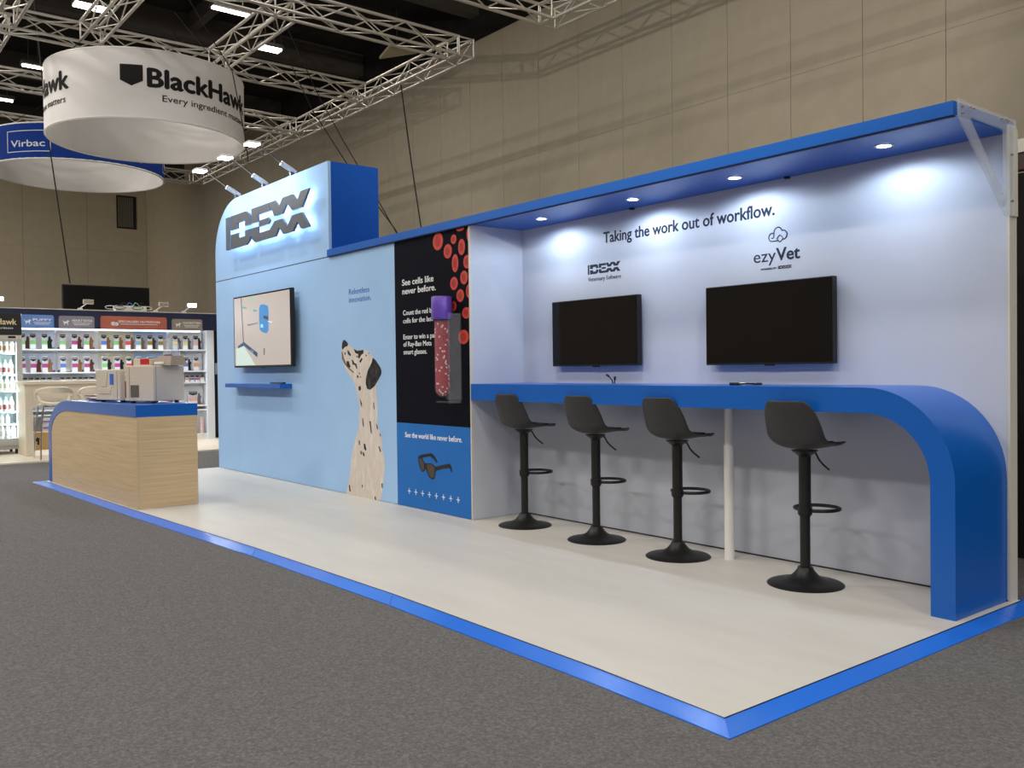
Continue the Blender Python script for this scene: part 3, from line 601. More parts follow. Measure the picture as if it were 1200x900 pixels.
obj('lower_sleeve', cyl(B(), (-1.54, 2.012, 0), (-1.54, 2.012, .686), .030, 20), M_WHITE, ct, smooth=True, label='white lower tube of the support leg')
obj('support_leg', cyl(B(), (-1.54, 2.012, .686), (-1.54, 2.012, .925), .025, 20), M_WHITE, ct, smooth=True)

# screens
def tv(x0, x1, y, z0, z1, label, depth=.045, gap=.03, wall=YW):
    t = thing('wall_screen', label, 'television', ((x0+x1)/2, y, z0))
    obj('body', box(B(), x0, x1, y, y+depth, z0, z1, .004), M_BLACK, t)
    obj('screen_glass', box(B(), x0+.006, x1-.006, y-.002, y-.0001, z0+.012, z1-.006), M_SCREEN, t)
    obj('wall_mount', box(B(), (x0+x1)/2-.15, (x0+x1)/2+.15, y+depth+.0005, wall-.0005, z0+.12, z1-.12), M_BLACK, t)
    obj('sensor_bump', box(B(), (x0+x1)/2-.012, (x0+x1)/2+.05, y+.004, y+.02, z0-.008, z0-.0002), M_BLACK, t)
    return t
tv(-3.295, -2.409, 2.150, 1.176, 1.664, 'black switched-off screen on the white wall under the veterinary software logo')
tv(-1.818, -.925, 2.150, 1.170, 1.660, 'black switched-off screen on the white wall under the cloud logo')
t1 = tv(-8.215, -6.69, 1.60, 1.214, 2.018, 'lit screen on the light blue wall under the raised logo', .04, .05, YP)
M_SB = ramp_mat('screen_picture', [(172, 160, 150), (182, 170, 160)], .8, .3)
def scr(name, rgb, s=.35):
    return mat(name, rgb, .3, emit=rgb, estr=s, var=.02)
base = obj('picture', plate_y(rect(-8.19, -6.715, 1.235, 2.0), 1.5978, .0006), scr('screen_beige', (178, 168, 162)), t1)
for nm, L, c in (('picture_floor', SCREEN_floor, (196, 214, 206)), ('picture_band', SCREEN_band, (30, 66, 110)), ('picture_line', SCREEN_line, (60, 52, 50)), ('picture_device', SCREEN_device, (18, 120, 186)), ('picture_slot', SCREEN_slot, (16, 22, 44)), ('picture_shine', SCREEN_shine, (222, 232, 236)),
                 ('picture_mark', SCREEN_green1, (70, 158, 150)), ('picture_mark', SCREEN_green2, (60, 160, 150)), ('picture_mark', SCREEN_box, (160, 178, 158)), ('picture_mark', SCREEN_scribble, (104, 108, 112)), ('picture_mark', SCREEN_mark, (96, 100, 104)), ('picture_mark', SCREEN_tag, (196, 206, 216)), ('picture_glow', SCREEN_glow, (140, 214, 236))):
    L = [(max(-8.188, min(-6.717, u)), max(1.237, min(1.998, v))) for u, v in L]
    front = nm in ('picture_slot', 'picture_shine', 'picture_glow', 'picture_mark', 'picture_line', 'picture_band')
    obj(nm, plate_y(L, 1.5971 if not front else 1.5965, .0005), scr('screen_%d_%d_%d' % c, c), base)
bs = thing('small_wall_shelf', 'thin blue wall shelf just below the lit screen', 'shelf', (-7.6, 1.62, .985))
obj('board', box(B(), -8.41, -6.90, 1.56, YP-.001, .988, 1.036, .003), M_BLUE, bs)
rc = top('remote_control', box(B(), -7.24, -6.93, 1.60, 1.64, 1.036, 1.052, .004), M_BLACK, 'black remote control lying on the thin blue wall shelf', 'remote control')

# things on the counter
t = thing('cable_ends', 'two short black cable plugs sticking up behind the counter, left screen', 'cable', (-2.66, 2.16, 1.05))
obj('plug', cyl(tube(B(), [(-2.66, 2.16, 1.05), (-2.665, 2.155, 1.075), (-2.69, 2.15, 1.10)], .004, 6), (-2.69, 2.15, 1.10), (-2.712, 2.148, 1.112), .008, 8), M_CABLE, t, smooth=True)
obj('plug', cyl(tube(B(), [(-2.645, 2.16, 1.05), (-2.642, 2.16, 1.08)], .004, 6), (-2.642, 2.16, 1.075), (-2.64, 2.16, 1.10), .008, 8), M_CABLE, t, smooth=True)
t = thing('cable_bundle', 'flat tangle of black cable and adapter on the counter under the right screen', 'cable', (-1.38, 1.95, 1.05))
obj('adapter', box(B(), -1.47, -1.40, 1.93, 1.97, 1.05, 1.066, .003), M_BLACK, t)
obj('adapter', box(B(), -1.39, -1.36, 1.92, 1.95, 1.05, 1.066, .003), M_WHITE, t, label='white plug adapter')
obj('cord', tube(B(), [(-1.36+.10*math.cos(a*.5), 1.95+.05*math.sin(a*.5), 1.056+.003*(a % 3)) for a in range(0, 26)], .004, 6), M_CABLE, t, smooth=True)

# blood tube display
tb = thing('blood_tube_display', 'giant sample tube with purple cap full of red beads in a clear holder', 'display', (-4.0, YP, .92))
TXc, TYc, TR = -3.99, 1.61, .063
M_CAP = mat('purple_cap', (100, 70, 172), .35, var=.05)
obj('cap', lathe(B(), [(0, 1.735), (.077, 1.735), (.082, 1.727), (.082, 1.565), (.078, 1.556), (0, 1.556)], (TXc, TYc+.0, 0), 36), M_CAP, tb, smooth=True)
bm = B(); lathe(bm, [(TR, 1.555), (TR, 1.005)]+[(TR*math.cos(a), 1.005-.062*math.sin(a)) for a in (.3, .6, .9, 1.2, 1.45)]+[(0, .944)]+[((TR-.004)*math.cos(a), 1.005-.057*math.sin(a)) for a in (1.45, 1.2, .9, .6, .3)]+[(TR-.004, 1.005), (TR-.004, 1.555)], (TXc, TYc, 0), 32)
obj('glass_tube', bm, M_CLEAR, tb, smooth=True)
bm = B(); rb = random.Random(3); mi = []
for zi in range(46):
    z = .965+zi*.0126; rr = TR-.014
    if z < 1.02: rr = (TR-.016)*math.sqrt(max(.1, 1-((1.02-z)/.06)**2))
    for k in range(20):
        a = 2*PI*k/20+zi*.12+rb.uniform(-.05, .05); p = (TXc+rr*math.cos(a), TYc+rr*math.sin(a), z)
        r = bmesh.ops.create_icosphere(bm, subdivisions=1, radius=.0092, matrix=Matrix.Translation(p))
        pearl = rb.random() < .11
        for ff in {ff for v in r['verts'] for ff in v.link_faces}: ff.material_index = 1 if pearl else 0; ff.smooth = True
lathe(bm, [(0, .97), (TR-.024, 1.02), (TR-.024, 1.53), (0, 1.53)], (TXc, TYc, 0), 16)
c = obj('beads', bm, [mat('crimson_beads', (168, 18, 48), .3), mat('pearl_beads', (226, 208, 200), .3)], tb); c['kind'] = 'stuff'
obj('holder', box(B(), TXc-.06, TXc+.145, YP-.014, YP-.004, .925, 1.60), M_CLEAR, tb)
obj('holder_fin', box(B(), TXc+.137, TXc+.146, TYc-.04, YP-.014, .90, 1.60), M_CLEAR, tb)
obj('holder_base', box(B(), TXc-.02, TXc+.146, TYc-.05, YP-.014, .905, .917), M_CLEAR, tb)
for bz in (1.58, .95): obj('screw', cyl(B(), (TXc+.12, YP-.02, bz), (TXc+.12, YP-.004, bz), .007, 8), M_CHROME, tb)

# arm lights on the tower
for (xb, lb) in ((-6.88, 'nearest the blue side of the tower'), (-7.6, 'in the middle of the tower top'), (-8.37, 'nearest the rounded corner of the tower')):
    t = thing('arm_light', 'lit white arm floodlight '+lb, 'lamp', (xb, 1.75, 3.19), 'arm floodlights over the sign tower')
    zb = 3.19 if xb > -8.3 else 3.187
    obj('clamp', box(B(), xb-.02, xb+.02, 1.70, 1.80, zb, zb+.045, .004), M_GREYMETAL, t)
    bm = B(); prof = [(-.02, 0), (.045, 0), (.035, .04), (-.03, .05)]
    tube(bm, [(xb, 1.76, zb+.04), (xb, 1.70, zb+.075), (xb, 1.64, zb+.105), (xb, 1.60, zb+.125)], .028, 10); obj('driver_box', bm, mat('pale_grey_housing', (206, 214, 222), .4), t, smooth=True)
    obj('arm', cyl(B(), (xb, 1.60, zb+.125), (xb, 1.36, zb+.275), .008, 8), M_CHROME, t, smooth=True)
    hd = obj('lamp_head', box(B(), xb-.075, xb+.075, 1.23, 1.36, zb+.268, zb+.292, .006), M_WHITE, t)
    obj('led_panel', box(B(), xb-.07, xb+.07, 1.235, 1.355, zb+.262, zb+.267), M_FLOOD, hd)
    d = bpy.data.lights.new('arm_light_beam', 'AREA'); d.shape = 'RECTANGLE'; d.size = .12; d.size_y = .1; d.energy = 6.8; d.color = (.74, .87, 1.0); d.spread = math.radians(160)
    o = bpy.data.objects.new('arm_light_beam', d); COL.objects.link(o); o.parent = t; o.location = Vector((xb, 1.295, zb+.255))-Vector((xb, 1.75, 3.19)); o.rotation_euler = (math.radians(28), 0, 0)

# ================================================================ BAR STOOLS
def stool_seat():
    bm = B(); prof = [(.235, .722), (.225, .735), (.19, .738), (.12, .730), (.03, .720), (-.05, .718), (-.11, .728), (-.160, .765), (-.175, .825), (-.184, .89), (-.190, .95), (-.193, .980)]
    hw = [.075, .105, .135, .155, .165, .17, .172, .172, .168, .160, .142, .105]
    cs = [.004, .006, .01, .018, .03, .045, .06, .06, .05, .035, .02, .01]     # curl of the sides
    ang = [0, 0, 0, 0, 0, 5, 22, 50, 70, 80, 82, 82]
    nu = 13; G = []
    for (y, z), wd, c, a in zip(prof, hw, cs, ang):
        row = []
        for k in range(nu):
            u = -1+2*k/(nu-1); q = c*abs(u)**2.2; aa = math.radians(a)
            row.append(bm.verts.new((wd*math.sin(u*PI/2)*.35+wd*u*.65, y+q*math.sin(aa)*1.5, z+q*math.cos(aa))))
        G.append(row)
    for A, Bq in zip(G, G[1:]):
        for k in range(nu-1): bm.faces.new((A[k], A[k+1], Bq[k+1], Bq[k]))
    bmesh.ops.recalc_face_normals(bm, faces=bm.faces)
    bmesh.ops.solidify(bm, geom=list(bm.faces), thickness=.010)
    return bm
def make_stool():
    t = thing('bar_stool', None, 'stool', (0, 0, 0))
    obj('base', lathe(B(), [(0, 0), (.197, 0), (.198, .004), (.190, .010), (.145, .018), (.10, .030), (.070, .048), (.052, .068), (.042, .082), (.038, .094), (0, .094)], seg=48), M_STOOLMETAL, t, smooth=True)
    obj('lower_column', cyl(B(), (0, 0, .09), (0, 0, .40), .0265, 24), M_STOOLMETAL, t, smooth=True)
    obj('upper_column', cyl(B(), (0, 0, .365), (0, 0, .69), .0315, 24), M_STOOLMETAL, t, smooth=True)
    fr_ = obj('footrest', tube(B(), [(.118*math.cos(a*PI/16), .118+.110*math.sin(a*PI/16), .392) for a in range(32)], .0095, 10, True), M_STOOLMETAL, t, smooth=True)
    obj('collar', cyl(B(), (0, 0, .372), (0, 0, .412), .037, 20), M_STOOLMETAL, fr_, smooth=True)
    obj('seat_mount', cyl(B(), (0, 0, .68), (0, 0, .712), .03, 20, .07), M_STOOLMETAL, t, smooth=True)
    s = obj('seat_shell', stool_seat(), M_STOOL, t, smooth=True)
    sd = s.modifiers.new('s', 'SUBSURF'); sd.levels = 1; sd.render_levels = 2
    bm = B(); box(bm, -.125, .125, -.07, .195, .736, .752); bmesh.ops.bevel(bm, geom=[e for e in bm.edges if abs(e.verts[0].co.z-e.verts[1].co.z) > .01], offset=.07, segments=5, affect='EDGES')
    obj('seat_cushion', bm, M_PAD, t, smooth=True)
    lv = obj('lever', tube(B(), [(.02, .02, .705), (.035, .05, .695), (.045, .065, .66), (.055, .085, .635), (.068, .125, .603)], .0055, 8), M_STOOLMETAL, t, smooth=True)
    return t
def copy_tree(o, parent=None):
    c = o.copy(); COL.objects.link(c); c.parent = parent
    for ch in list(o.children): copy_tree(ch, c)
    return c
st0 = make_stool()
for i, (sx, sy, rz, lb) in enumerate([(-.879, 1.799, .03, 'charcoal bar stool nearest the curved end of the counter'), (-1.795, 1.840, -.02, 'charcoal bar stool just left of the white counter leg'), (-2.516, 1.845, .02, 'charcoal bar stool below the left black screen'), (-3.278, 1.845, .0, 'charcoal bar stool farthest left, beside the information panel')]):
    o = st0 if i == 0 else copy_tree(st0)
    o.location = (sx, sy, 0); o.rotation_euler = (0, 0, rz); o['label'] = lb; o['group'] = 'bar stools along the blue counter'

# ================================================================ RECEPTION DESK (front left)
RZ = math.radians(2.0)
dk = thing('reception_desk', 'pale wood desk with a blue top band curving down its left end', 'desk', (-6.08, -.110, 0), rotz=RZ)
W_, D_, H_ = 2.86, .53, .892
def qarc(cx, cz, rx, rz, a0, a1, st): return [(cx+rx*math.cos(math.radians(a)), cz+rz*math.sin(math.radians(a))) for a in range(a0, a1+(1 if st > 0 else -1), st)]
po = [(0, H_)]+qarc(-W_+.76, H_-.37, .76, .37, 90, 180, 6)+[(-W_, 0)]
pi_ = [(0, H_-.104)]+qarc(-W_+.76, H_-.37, .655, .266, 90, 180, 6)+[(-W_+.105, 0)]
bm = B(); fr = []; bk_ = []
for p, q in zip(po, pi_):
    fr.append((bm.verts.new((p[0], 0, p[1])), bm.verts.new((q[0], 0, q[1])))); bk_.append((bm.verts.new((p[0], D_, p[1])), bm.verts.new((q[0], D_, q[1]))))
for k in range(len(fr)-1):
    bm.faces.new((fr[k][0], fr[k+1][0], fr[k+1][1], fr[k][1])); bm.faces.new((bk_[k][0], bk_[k][1], bk_[k+1][1], bk_[k+1][0]))
    bm.faces.new((fr[k][0], bk_[k][0], bk_[k+1][0], fr[k+1][0])); bm.faces.new((fr[k][1], fr[k+1][1], bk_[k+1][1], bk_[k][1]))
for k in (0, -1): bm.faces.new((fr[k][0], fr[k][1], bk_[k][1], bk_[k][0]))
obj('blue_band', bm, M_BLUE, dk, smooth=True, local=True)
ins = [(p[0]+.001, p[1]-.001) for p in pi_]
bm = B(); prism(bm, [(-.002, .006), (-.002, ins[0][1])]+ins[1:-1]+[(ins[-1][0], .006)], planeY(.004), planeY(.022)); obj('front_panel', bm, M_OAK, dk, local=True)
obj('side_panel', box(B(), -.020, -.001, .0225, D_-.004, .004, H_-.1055), M_OAK, dk, local=True)
for yy in (.024, D_-.02): obj('edge_strip', box(B(), -.0008, .0004, yy, yy+.012, .006, H_-.107), mat('oak_edge', (202, 180, 146), .5), dk, local=True)
# analyser units on the desk
def unit(name, label, loc, rot, w_, d_, h_):
    t = thing(name, label, 'machine', loc, None, rot)
    bm = B(); box(bm, -w_, 0, 0, d_, .02, h_, .008); obj('housing', bm, M_BEIGEPL, t, local=True)
    for fx in (-w_+.05, -.05):
        for fy in (.05, d_-.05): obj('foot', cyl(B(), (fx, fy, 0), (fx, fy, .02), .02, 12), M_BLACK, t, local=True)
    return t
a1 = unit('analyser', 'large beige lab machine at the right end of the desk', (-6.38, .13, H_), math.radians(25), .36, .36, .34)
obj('red_strip', box(B(), -.355, -.345, -.003, -.0002, .05, .20), M_DARKRED, a1, local=True)
obj('grey_door', box(B(), -.285, -.18, -.004, -.0002, .055, .165, .002), M_GREYPL, a1, local=True)
obj('seam', box(B(), -.30, -.298, -.002, -.0002, .03, .33), M_GREYPL, a1, local=True); obj('seam', box(B(), .0002, .0012, .03, .033, .03, .33), M_GREYPL, a1, local=True)
for bx, bz in ((-.34, .26), (-.25, .235), (-.25, .21), (-.24, .045)): obj('button', cyl(B(), (bx, -.004, bz), (bx, 0, bz), .006, 10), M_WHITE, a1, local=True)
obj('status_light', box(B(), -.255, -.235, -.003, -.0002, .038, .046), M_RED, a1, local=True)
a2 = unit('analyser', 'smaller beige lab machine with a blue display, left on the desk', (-6.9, -.01, H_), math.radians(10), .51, .34, .31)
bm = B(); prism(bm, [(-.42, .15), (-.28, .15), (-.25, .285), (-.42, .285)], planeY(-.004), planeY(-.0002)); obj('light_flap', bm, mat('pale_flap', (206, 198, 184), .5), a2, local=True)
obj('display', box(B(), -.20, -.13, -.006, -.0002, .17, .27, .003), M_BLUESCR, a2, local=True)
obj('drawer_front', box(B(), -.43, -.20, -.005, -.0002, .08, .135, .002), M_BEIGEPL, a2, local=True)
obj('seam', box(B(), -.06, -.057, -.002, -.0002, .03, .30), M_GREYPL, a2, local=True)
for bx, bz in ((-.38, .14), (-.19, .145), (-.19, .12), (-.18, .04), (-.03, .045)): obj('button', cyl(B(), (bx, -.007, bz), (bx, 0, bz), .006, 10), M_WHITE, a2, local=True)
t = thing('sample_box', 'small beige box with a red label on top of the large lab machine', 'box', (-6.60, .10, H_+.34), None, math.radians(25))
obj('housing', box(B(), -.11, .10, 0, .16, 0, .065, .004), M_BEIGEPL, t, local=True); obj('red_label', box(B(), -.02, .095, -.002, -.0002, .01, .062), M_RED, t, local=True)
lettering('LAB', lambda u, v, d: (u, -.002-d, v), .0, .07, .025, .022, M_WHITETXT, t, .01) if False else None
t = thing('sloping_tray', 'grey sloping tray with clear plastic stand on top of the large lab machine', 'tray', (-6.47, .19, H_+.34), None, math.radians(25))
bm = B(); V = [bm.verts.new(p) for p in ((-.10, 0, 0), (.17, 0, 0), (.17, .2, 0), (-.10, .2, 0), (0, .03, .085), (.15, .03, .085), (.15, .17, .085), (0, .17, .085))]
for q in ((3, 2, 1, 0), (4, 5, 6, 7), (0, 1, 5, 4), (1, 2, 6, 5), (2, 3, 7, 6), (3, 0, 4, 7)): bm.faces.new([V[i] for i in q])
obj('tray_body', bm, mat('taupe_tray', (158, 142, 124), .5), t, local=True)
obj('clear_stand', box(B(), .02, .10, .06, .066, .085, .24), M_ACRYL, t, local=True); obj('clear_stand', box(B(), .12, .126, .05, .15, .085, .20), M_ACRYL, t, local=True)
obj('purple_tag', box(B(), .04, .13, .05, .06, .086, .098), mat('purple_tag', (110, 70, 120), .5), t, local=True)
obj('paper_label', box(B(), -.03, .09, -.003, -.0005, .012, .034), M_WHITE, t, local=True)
for i, (px_, py_, rz, c, lb) in enumerate([(-7.78, .02, .2, (120, 30, 60), 'dark red leaflet topmost of the pile'), (-7.92, .03, -.25, (48, 58, 130), 'blue leaflet showing beside the dark red one'), (-7.66, .0, .5, (210, 214, 222), 'white leaflet nearest the smaller lab machine'), (-8.06, .05, .0, (90, 24, 48), 'maroon leaflet farthest left in the pile')]):
    top('leaflet', box(B(), px_-.13, px_+.13, py_-.06, py_+.15, H_+.001+.013*i, H_+.013+.013*i), mat('leaflet_%d' % i, c, .4), lb+' on the desk', 'leaflet', 'leaflets on the reception desk')

# ================================================================ PET FOOD STAND
SX = -14.0
pp = thing('pet_food_platform', 'cream floor platform of the pet food stand behind the desk', 'platform', (SX, 1.5, CZ))
obj('deck', box(B(), -14.6, -11.55, -3.0, 4.3, CZ, 0), M_CREAM, pp)
sw = thing('shelf_wall', 'white display shelf wall with navy header, full of small pet food packs', 'shelf', (SX, 2.0, 0))
M_SHW = mat('bright_white_laminate', (226, 232, 240), .5, var=.02)
obj('back_panel', box(B(), -14.16, -14.10, -1.0, 3.46, .0, 1.905), M_SHW, sw)
obj('side_column', box(B(), -14.10, -13.86, 3.33, 3.46, .0, 1.905), M_SHW, sw)
obj('dark_doorway', box(B(), -14.16, -14.02, 3.465, 4.30, .0, 1.904), mat('near_black_panel', (14, 14, 16), .6), sw)
obj('header', box(B(), -14.14, -13.97, -1.0, 4.3, 1.905, 2.20), M_NAVY, sw)
obj('top_rail', box(B(), -14.16, -13.955, -1.0, 4.3, 2.20, 2.215), M_OFFWHITE, sw)
obj('kick_board', box(B(), -14.10, -13.90, -1.0, 3.33, .0, .10), M_WHITE, sw)
for z in (1.545, 1.175, .98, .575, .50): obj('shelf_board', box(B(), -14.10, -13.90, -1.0, 3.33, z, z+.022, .003), M_SHW, sw)
X1 = -13.9695
M_SGN = {'a': mat('sign_sky_blue', (104, 144, 214), .6), 'b': mat('sign_lilac_grey', (142, 138, 152), .6), 'c': mat('sign_terracotta', (188, 106, 88), .6), 'd': mat('sign_taupe', (152, 140, 128), .6)}
fx = onX(X1+.006)
def animal(bm, y0, z0, s, x):
    """little walking dog or cat outline"""
    P = [(0, .55), (.08, .62), (.55, .62), (.68, .9), (.74, .8), (.95, .72), (.95, .6), (.8, .55), (.76, .3), (.8, 0), (.7, 0), (.64, .3), (.28, .3), (.24, 0), (.14, 0), (.12, .35), (.02, .6), (-.08, .85), (-.1, .8)]
    plate_x([(y0+p[0]*s, z0+p[1]*s) for p in P], x, .001, bm)
for (k, y0, y1, z1, title, two, lb) in (('a', .44, .915, 2.11, 'PUPPY', 'grow', 'sky blue sign reading PUPPY'), ('b', .985, 1.52, 2.105, 'ADULT DOGS', '', 'grey sign reading ADULT DOGS'), ('c', 1.615, 2.685, 2.12, 'SPECIALISED NUTRITION', '', 'terracotta sign reading SPECIALISED NUTRITION'), ('d', 2.77, 3.30, 2.10, 'CAT/KITTEN', '', 'taupe sign reading CAT/KITTEN')):
    t = tagit(obj('category_sign', prism(B(), rrect(y0, y1, 1.907, z1, .035, 5, (0, 1, 1, 0)), planeX(X1), planeX(X1+.006)), M_SGN[k], sw), lb)
    w_ = y1-y0; bm = B()
    if k == 'c': plate_x(ell(y0+.2, 1.995, .038, .034, 14), X1+.006, .001, bm); plate_x(ell(y0+.25, 1.99, .034, .03, 14), X1+.006, .001, bm)
    else: animal(bm, y0+.06*w_/.5, 1.955, .095, X1+.006)
    obj('animal_symbol', bm, M_WHITETXT, t)
    u0 = y0+(.28 if k == 'c' else .36*w_); u1 = y1-(.12 if k == 'c' else .06*w_)
    lettering(title, fx, u0, u1, 2.015, .036, M_WHITETXT, t, .03)
    for q, (z, f0, f1) in enumerate(((1.985, .05, .95), (1.96, .1, .85))):
        if k == 'c' and q: continue
        obj('fine_print_line', plate_x(rect(u0+(u1-u0)*f0, u0+(u1-u0)*f1, z, z+.009), X1+.006, .001), M_WHITETXT, t)

# printed back strips with animals (flat print), then the packs standing in front
M_PBLUE = mat('strip_pale_blue', (206, 216, 238), .6); M_PBEIGE = mat('strip_pale_yellow', (224, 220, 198), .6); M_PSKY = mat('strip_sky', (176, 200, 238), .6); M_PWHITE = mat('strip_pale_grey', (222, 224, 230), .6)
ACOL = [mat('animal_brown', (112, 70, 52), .7), mat('animal_black', (44, 42, 46), .7), mat('animal_white', (220, 216, 212), .7), mat('animal_tan', (176, 128, 88), .7), mat('animal_grey', (120, 116, 116), .7)]
GR = mat('grass_green_print', (96, 160, 84), .7); MG = mat('magenta_print', (140, 60, 130), .7); DKP = mat('charcoal_print', (60, 62, 74), .7); YL = mat('yellow_print', (206, 176, 92), .7); PK = mat('pink_print', (206, 150, 170), .7)
PCOL = {n: mat('pack_'+n, c, .5) for n, c in dict(green=(128, 196, 124), magenta=(176, 66, 140), blue=(82, 128, 208), red=(210, 84, 84), cream=(222, 208, 150), pink=(226, 178, 170), orange=(222, 150, 96), olive=(130, 122, 66), teal=(120, 180, 188), purple=(108, 62, 140)).items()}
M_PACK = mat('pack_silver', (196, 202, 210), .5); M_PACKLOW = mat('pack_white', (226, 228, 230), .5)
PM = {}
def pack_meshes(w_, h_, d_):
    key = (w_, h_)
    if key in PM: return PM[key]
    res = {}
    bm = B(); n = 6; ring = []
    for zf, df, wf in ((0, 1, 1), (.05, 1, 1), (.5, 1.05, 1), (.85, .9, 1), (.96, .35, .98), (1, .12, .98)):
        ring.append([bm.verts.new((sx*d_/2*df, sy*w_/2*wf, zf*h_)) for sx, sy in ((1, -1), (1, 1), (-1, 1), (-1, -1))])
    for a, b in zip(ring, ring[1:]):
        for k in range(4): bm.faces.new((a[k], a[(k+1) % 4], b[(k+1) % 4], b[k]))
    bm.faces.new(ring[0][::-1]); bm.faces.new(ring[-1]); bmesh.ops.recalc_face_normals(bm, faces=bm.faces)
    me = bpy.data.meshes.new('pack_body'); bm.to_mesh(me); bm.free(); me.materials.append(M_PACK); res['body'] = me
    def pm(nm, pts, mt, x=d_*.525):
        b = plate_x(pts, x, .0015); bmesh.ops.recalc_face_normals(b, faces=b.faces); q = bpy.data.meshes.new(nm); b.to_mesh(q); b.free(); q.materials.append(mt); return q
    a = w_*.49
    res['crest'] = pm('crest', [(-a, .96*h_), (-a, .80*h_), (0, .71*h_), (a, .80*h_), (a, .96*h_)], M_BLACK)
    res['foot'] = pm('foot_label', rect(-a, a, .03*h_, .30*h_), M_PACKLOW)
    res['line'] = pm('crest_line', rect(-a*.9, a*.9, .872*h_, .893*h_), M_PACKLOW, d_*.525+.0016)
    for c in PCOL: res[c] = pm('colour_label', rect(-a, a, .31*h_, .56*h_), PCOL[c])
    PM[key] = res; return res
def pack(y, z, color, label, group, w_=.082, h_=.245, d_=.05, x=-13.955, name='pet_food_pack', simple=False):
    R_ = pack_meshes(w_, h_, d_)
    o = bpy.data.objects.new(name, R_['body']); COL.objects.link(o); o.location = (x, y, z); tagit(o, label, 'pack', group)
    for nm, k in (('crest', 'crest'), ('colour_label', color), ('foot_label', 'foot'), ('crest_line', 'line')):
        if simple and nm == 'crest_line': continue
        c = bpy.data.objects.new(nm, R_[k]); COL.objects.link(c); c.parent = o
    return o
ORD = ['leftmost', 'middle', 'rightmost']
AN = [(0, .0), (.1, .5), (.3, .62), (.38, .95), (.5, 1), (.62, .95), (.66, .78), (.85, .7), (.82, .58), (.72, .5), (.78, 0)]
def strip(y0, y1, z, h, mback, mground, animals, nm='printed_strip'):
    o = obj(nm, box(B(), -14.099, -14.06, y0, y1, z, z+h), mback, sw)
    obj('printed_ground', plate_x(rect(y0+.003, y1-.003, z+.002, z+.035), -14.0595, .001), mground, o)
    for (ya, s, k) in animals:
        obj('printed_animal', plate_x([(ya+p[0]*s*.62-.012, z+.01+p[1]*s) for p in AN], -14.058, .001), ACOL[k], o)
def group(sign, y0, y1, ys, z, cols, mback, mground, rowname, ak, h=.245, off=.075):
    strip(y0, y1, z, h+.06, mback, mground, [(y+.05, .2, ak[i % len(ak)]) for i, y in enumerate(ys)])
    for i, (y, c) in enumerate(zip(ys, cols)):
        pack(y, z+.0005, c, '%s-labelled pack, %s of three under the %s sign, %s' % (c, ORD[i], sign, rowname), 'packs under the %s sign' % sign, h_=h)
Z1, Z2 = 1.567, 1.197
group('PUPPY', .43, .94, (.45, .60, .765), Z1, ('green', 'green', 'green'), M_PBLUE, GR, 'top shelf', (0, 2, 1))
group('PUPPY', .43, .94, (.45, .60, .765), Z2, ('magenta', 'magenta', 'magenta'), M_PBLUE, MG, 'second shelf', (2, 0, 3))
group('ADULT DOGS', .975, 1.54, (1.03, 1.205, 1.385), Z1, ('green', 'magenta', 'green'), M_PWHITE, DKP, 'top shelf', (2, 0, 3))
group('ADULT DOGS', .975, 1.54, (1.03, 1.205, 1.385), Z2, ('blue', 'magenta', 'magenta'), M_PWHITE, DKP, 'second shelf', (2, 3, 0))
group('SPECIALISED NUTRITION', 1.605, 2.155, (1.65, 1.845, 2.03), Z1, ('blue', 'green', 'red'), M_PBEIGE, YL, 'left top shelf', (3, 3, 3))
group('SPECIALISED NUTRITION', 1.605, 2.155, (1.66, 1.855, 2.04), Z2, ('green', 'magenta', 'red'), M_PBEIGE, YL, 'left second shelf', (1, 1, 3))
group('SPECIALISED NUTRITION', 2.157, 2.70, (2.20, 2.385, 2.565), Z1, ('teal', 'olive', 'olive'), M_PSKY, YL, 'right top shelf', (3, 0, 3))
group('SPECIALISED NUTRITION', 2.157, 2.70, (2.20, 2.385, 2.565), Z2, ('teal', 'olive', 'cream'), M_PSKY, YL, 'right second shelf', (0, 3, 0))
group('CAT/KITTEN', 2.76, 3.315, (2.81, 2.985, 3.165), Z1, ('cream', 'cream', 'pink'), M_PWHITE, PK, 'top shelf', (4, 4, 1))
group('CAT/KITTEN', 2.76, 3.315, (2.81, 2.985, 3.165), Z2, ('cream', 'blue', 'orange'), M_PWHITE, PK, 'second shelf', (1, 1, 2))
# narrow row of small pouches
nth = ['first', 'second', 'third', 'fourth', 'fifth', 'sixth']
for (g, y0, n, st) in (('PUPPY', .475, 5, .088), ('ADULT DOGS', 1.015, 6, .088), ('CAT/KITTEN', 2.83, 6, .088)):
    for i in range(n):
        pack(y0+i*st, 1.0025, ['cream', 'pink', 'orange', 'purple', 'magenta', 'cream'][i], 'small pouch, %s from left, in the narrow row below %s packs' % (nth[i], g), 'pouches in the narrow row', .07, .115, .04, name='food_pouch', simple=True)
# larger packs low on the right
for i, (y, c) in enumerate(((2.62, 'magenta'), (3.10, 'pink'))):
    pack(y, .5975, c, '%s-labelled wide pack on the low shelf right of the lab machine, %s' % (c, ('left one', 'right one')[i]), 'wide packs on the low shelf', .15, .24, .06, name='pet_food_pack')
strip(2.60, 3.32, .5975, .33, M_PWHITE, PK, [(2.72, .2, 4), (3.2, .2, 4)])
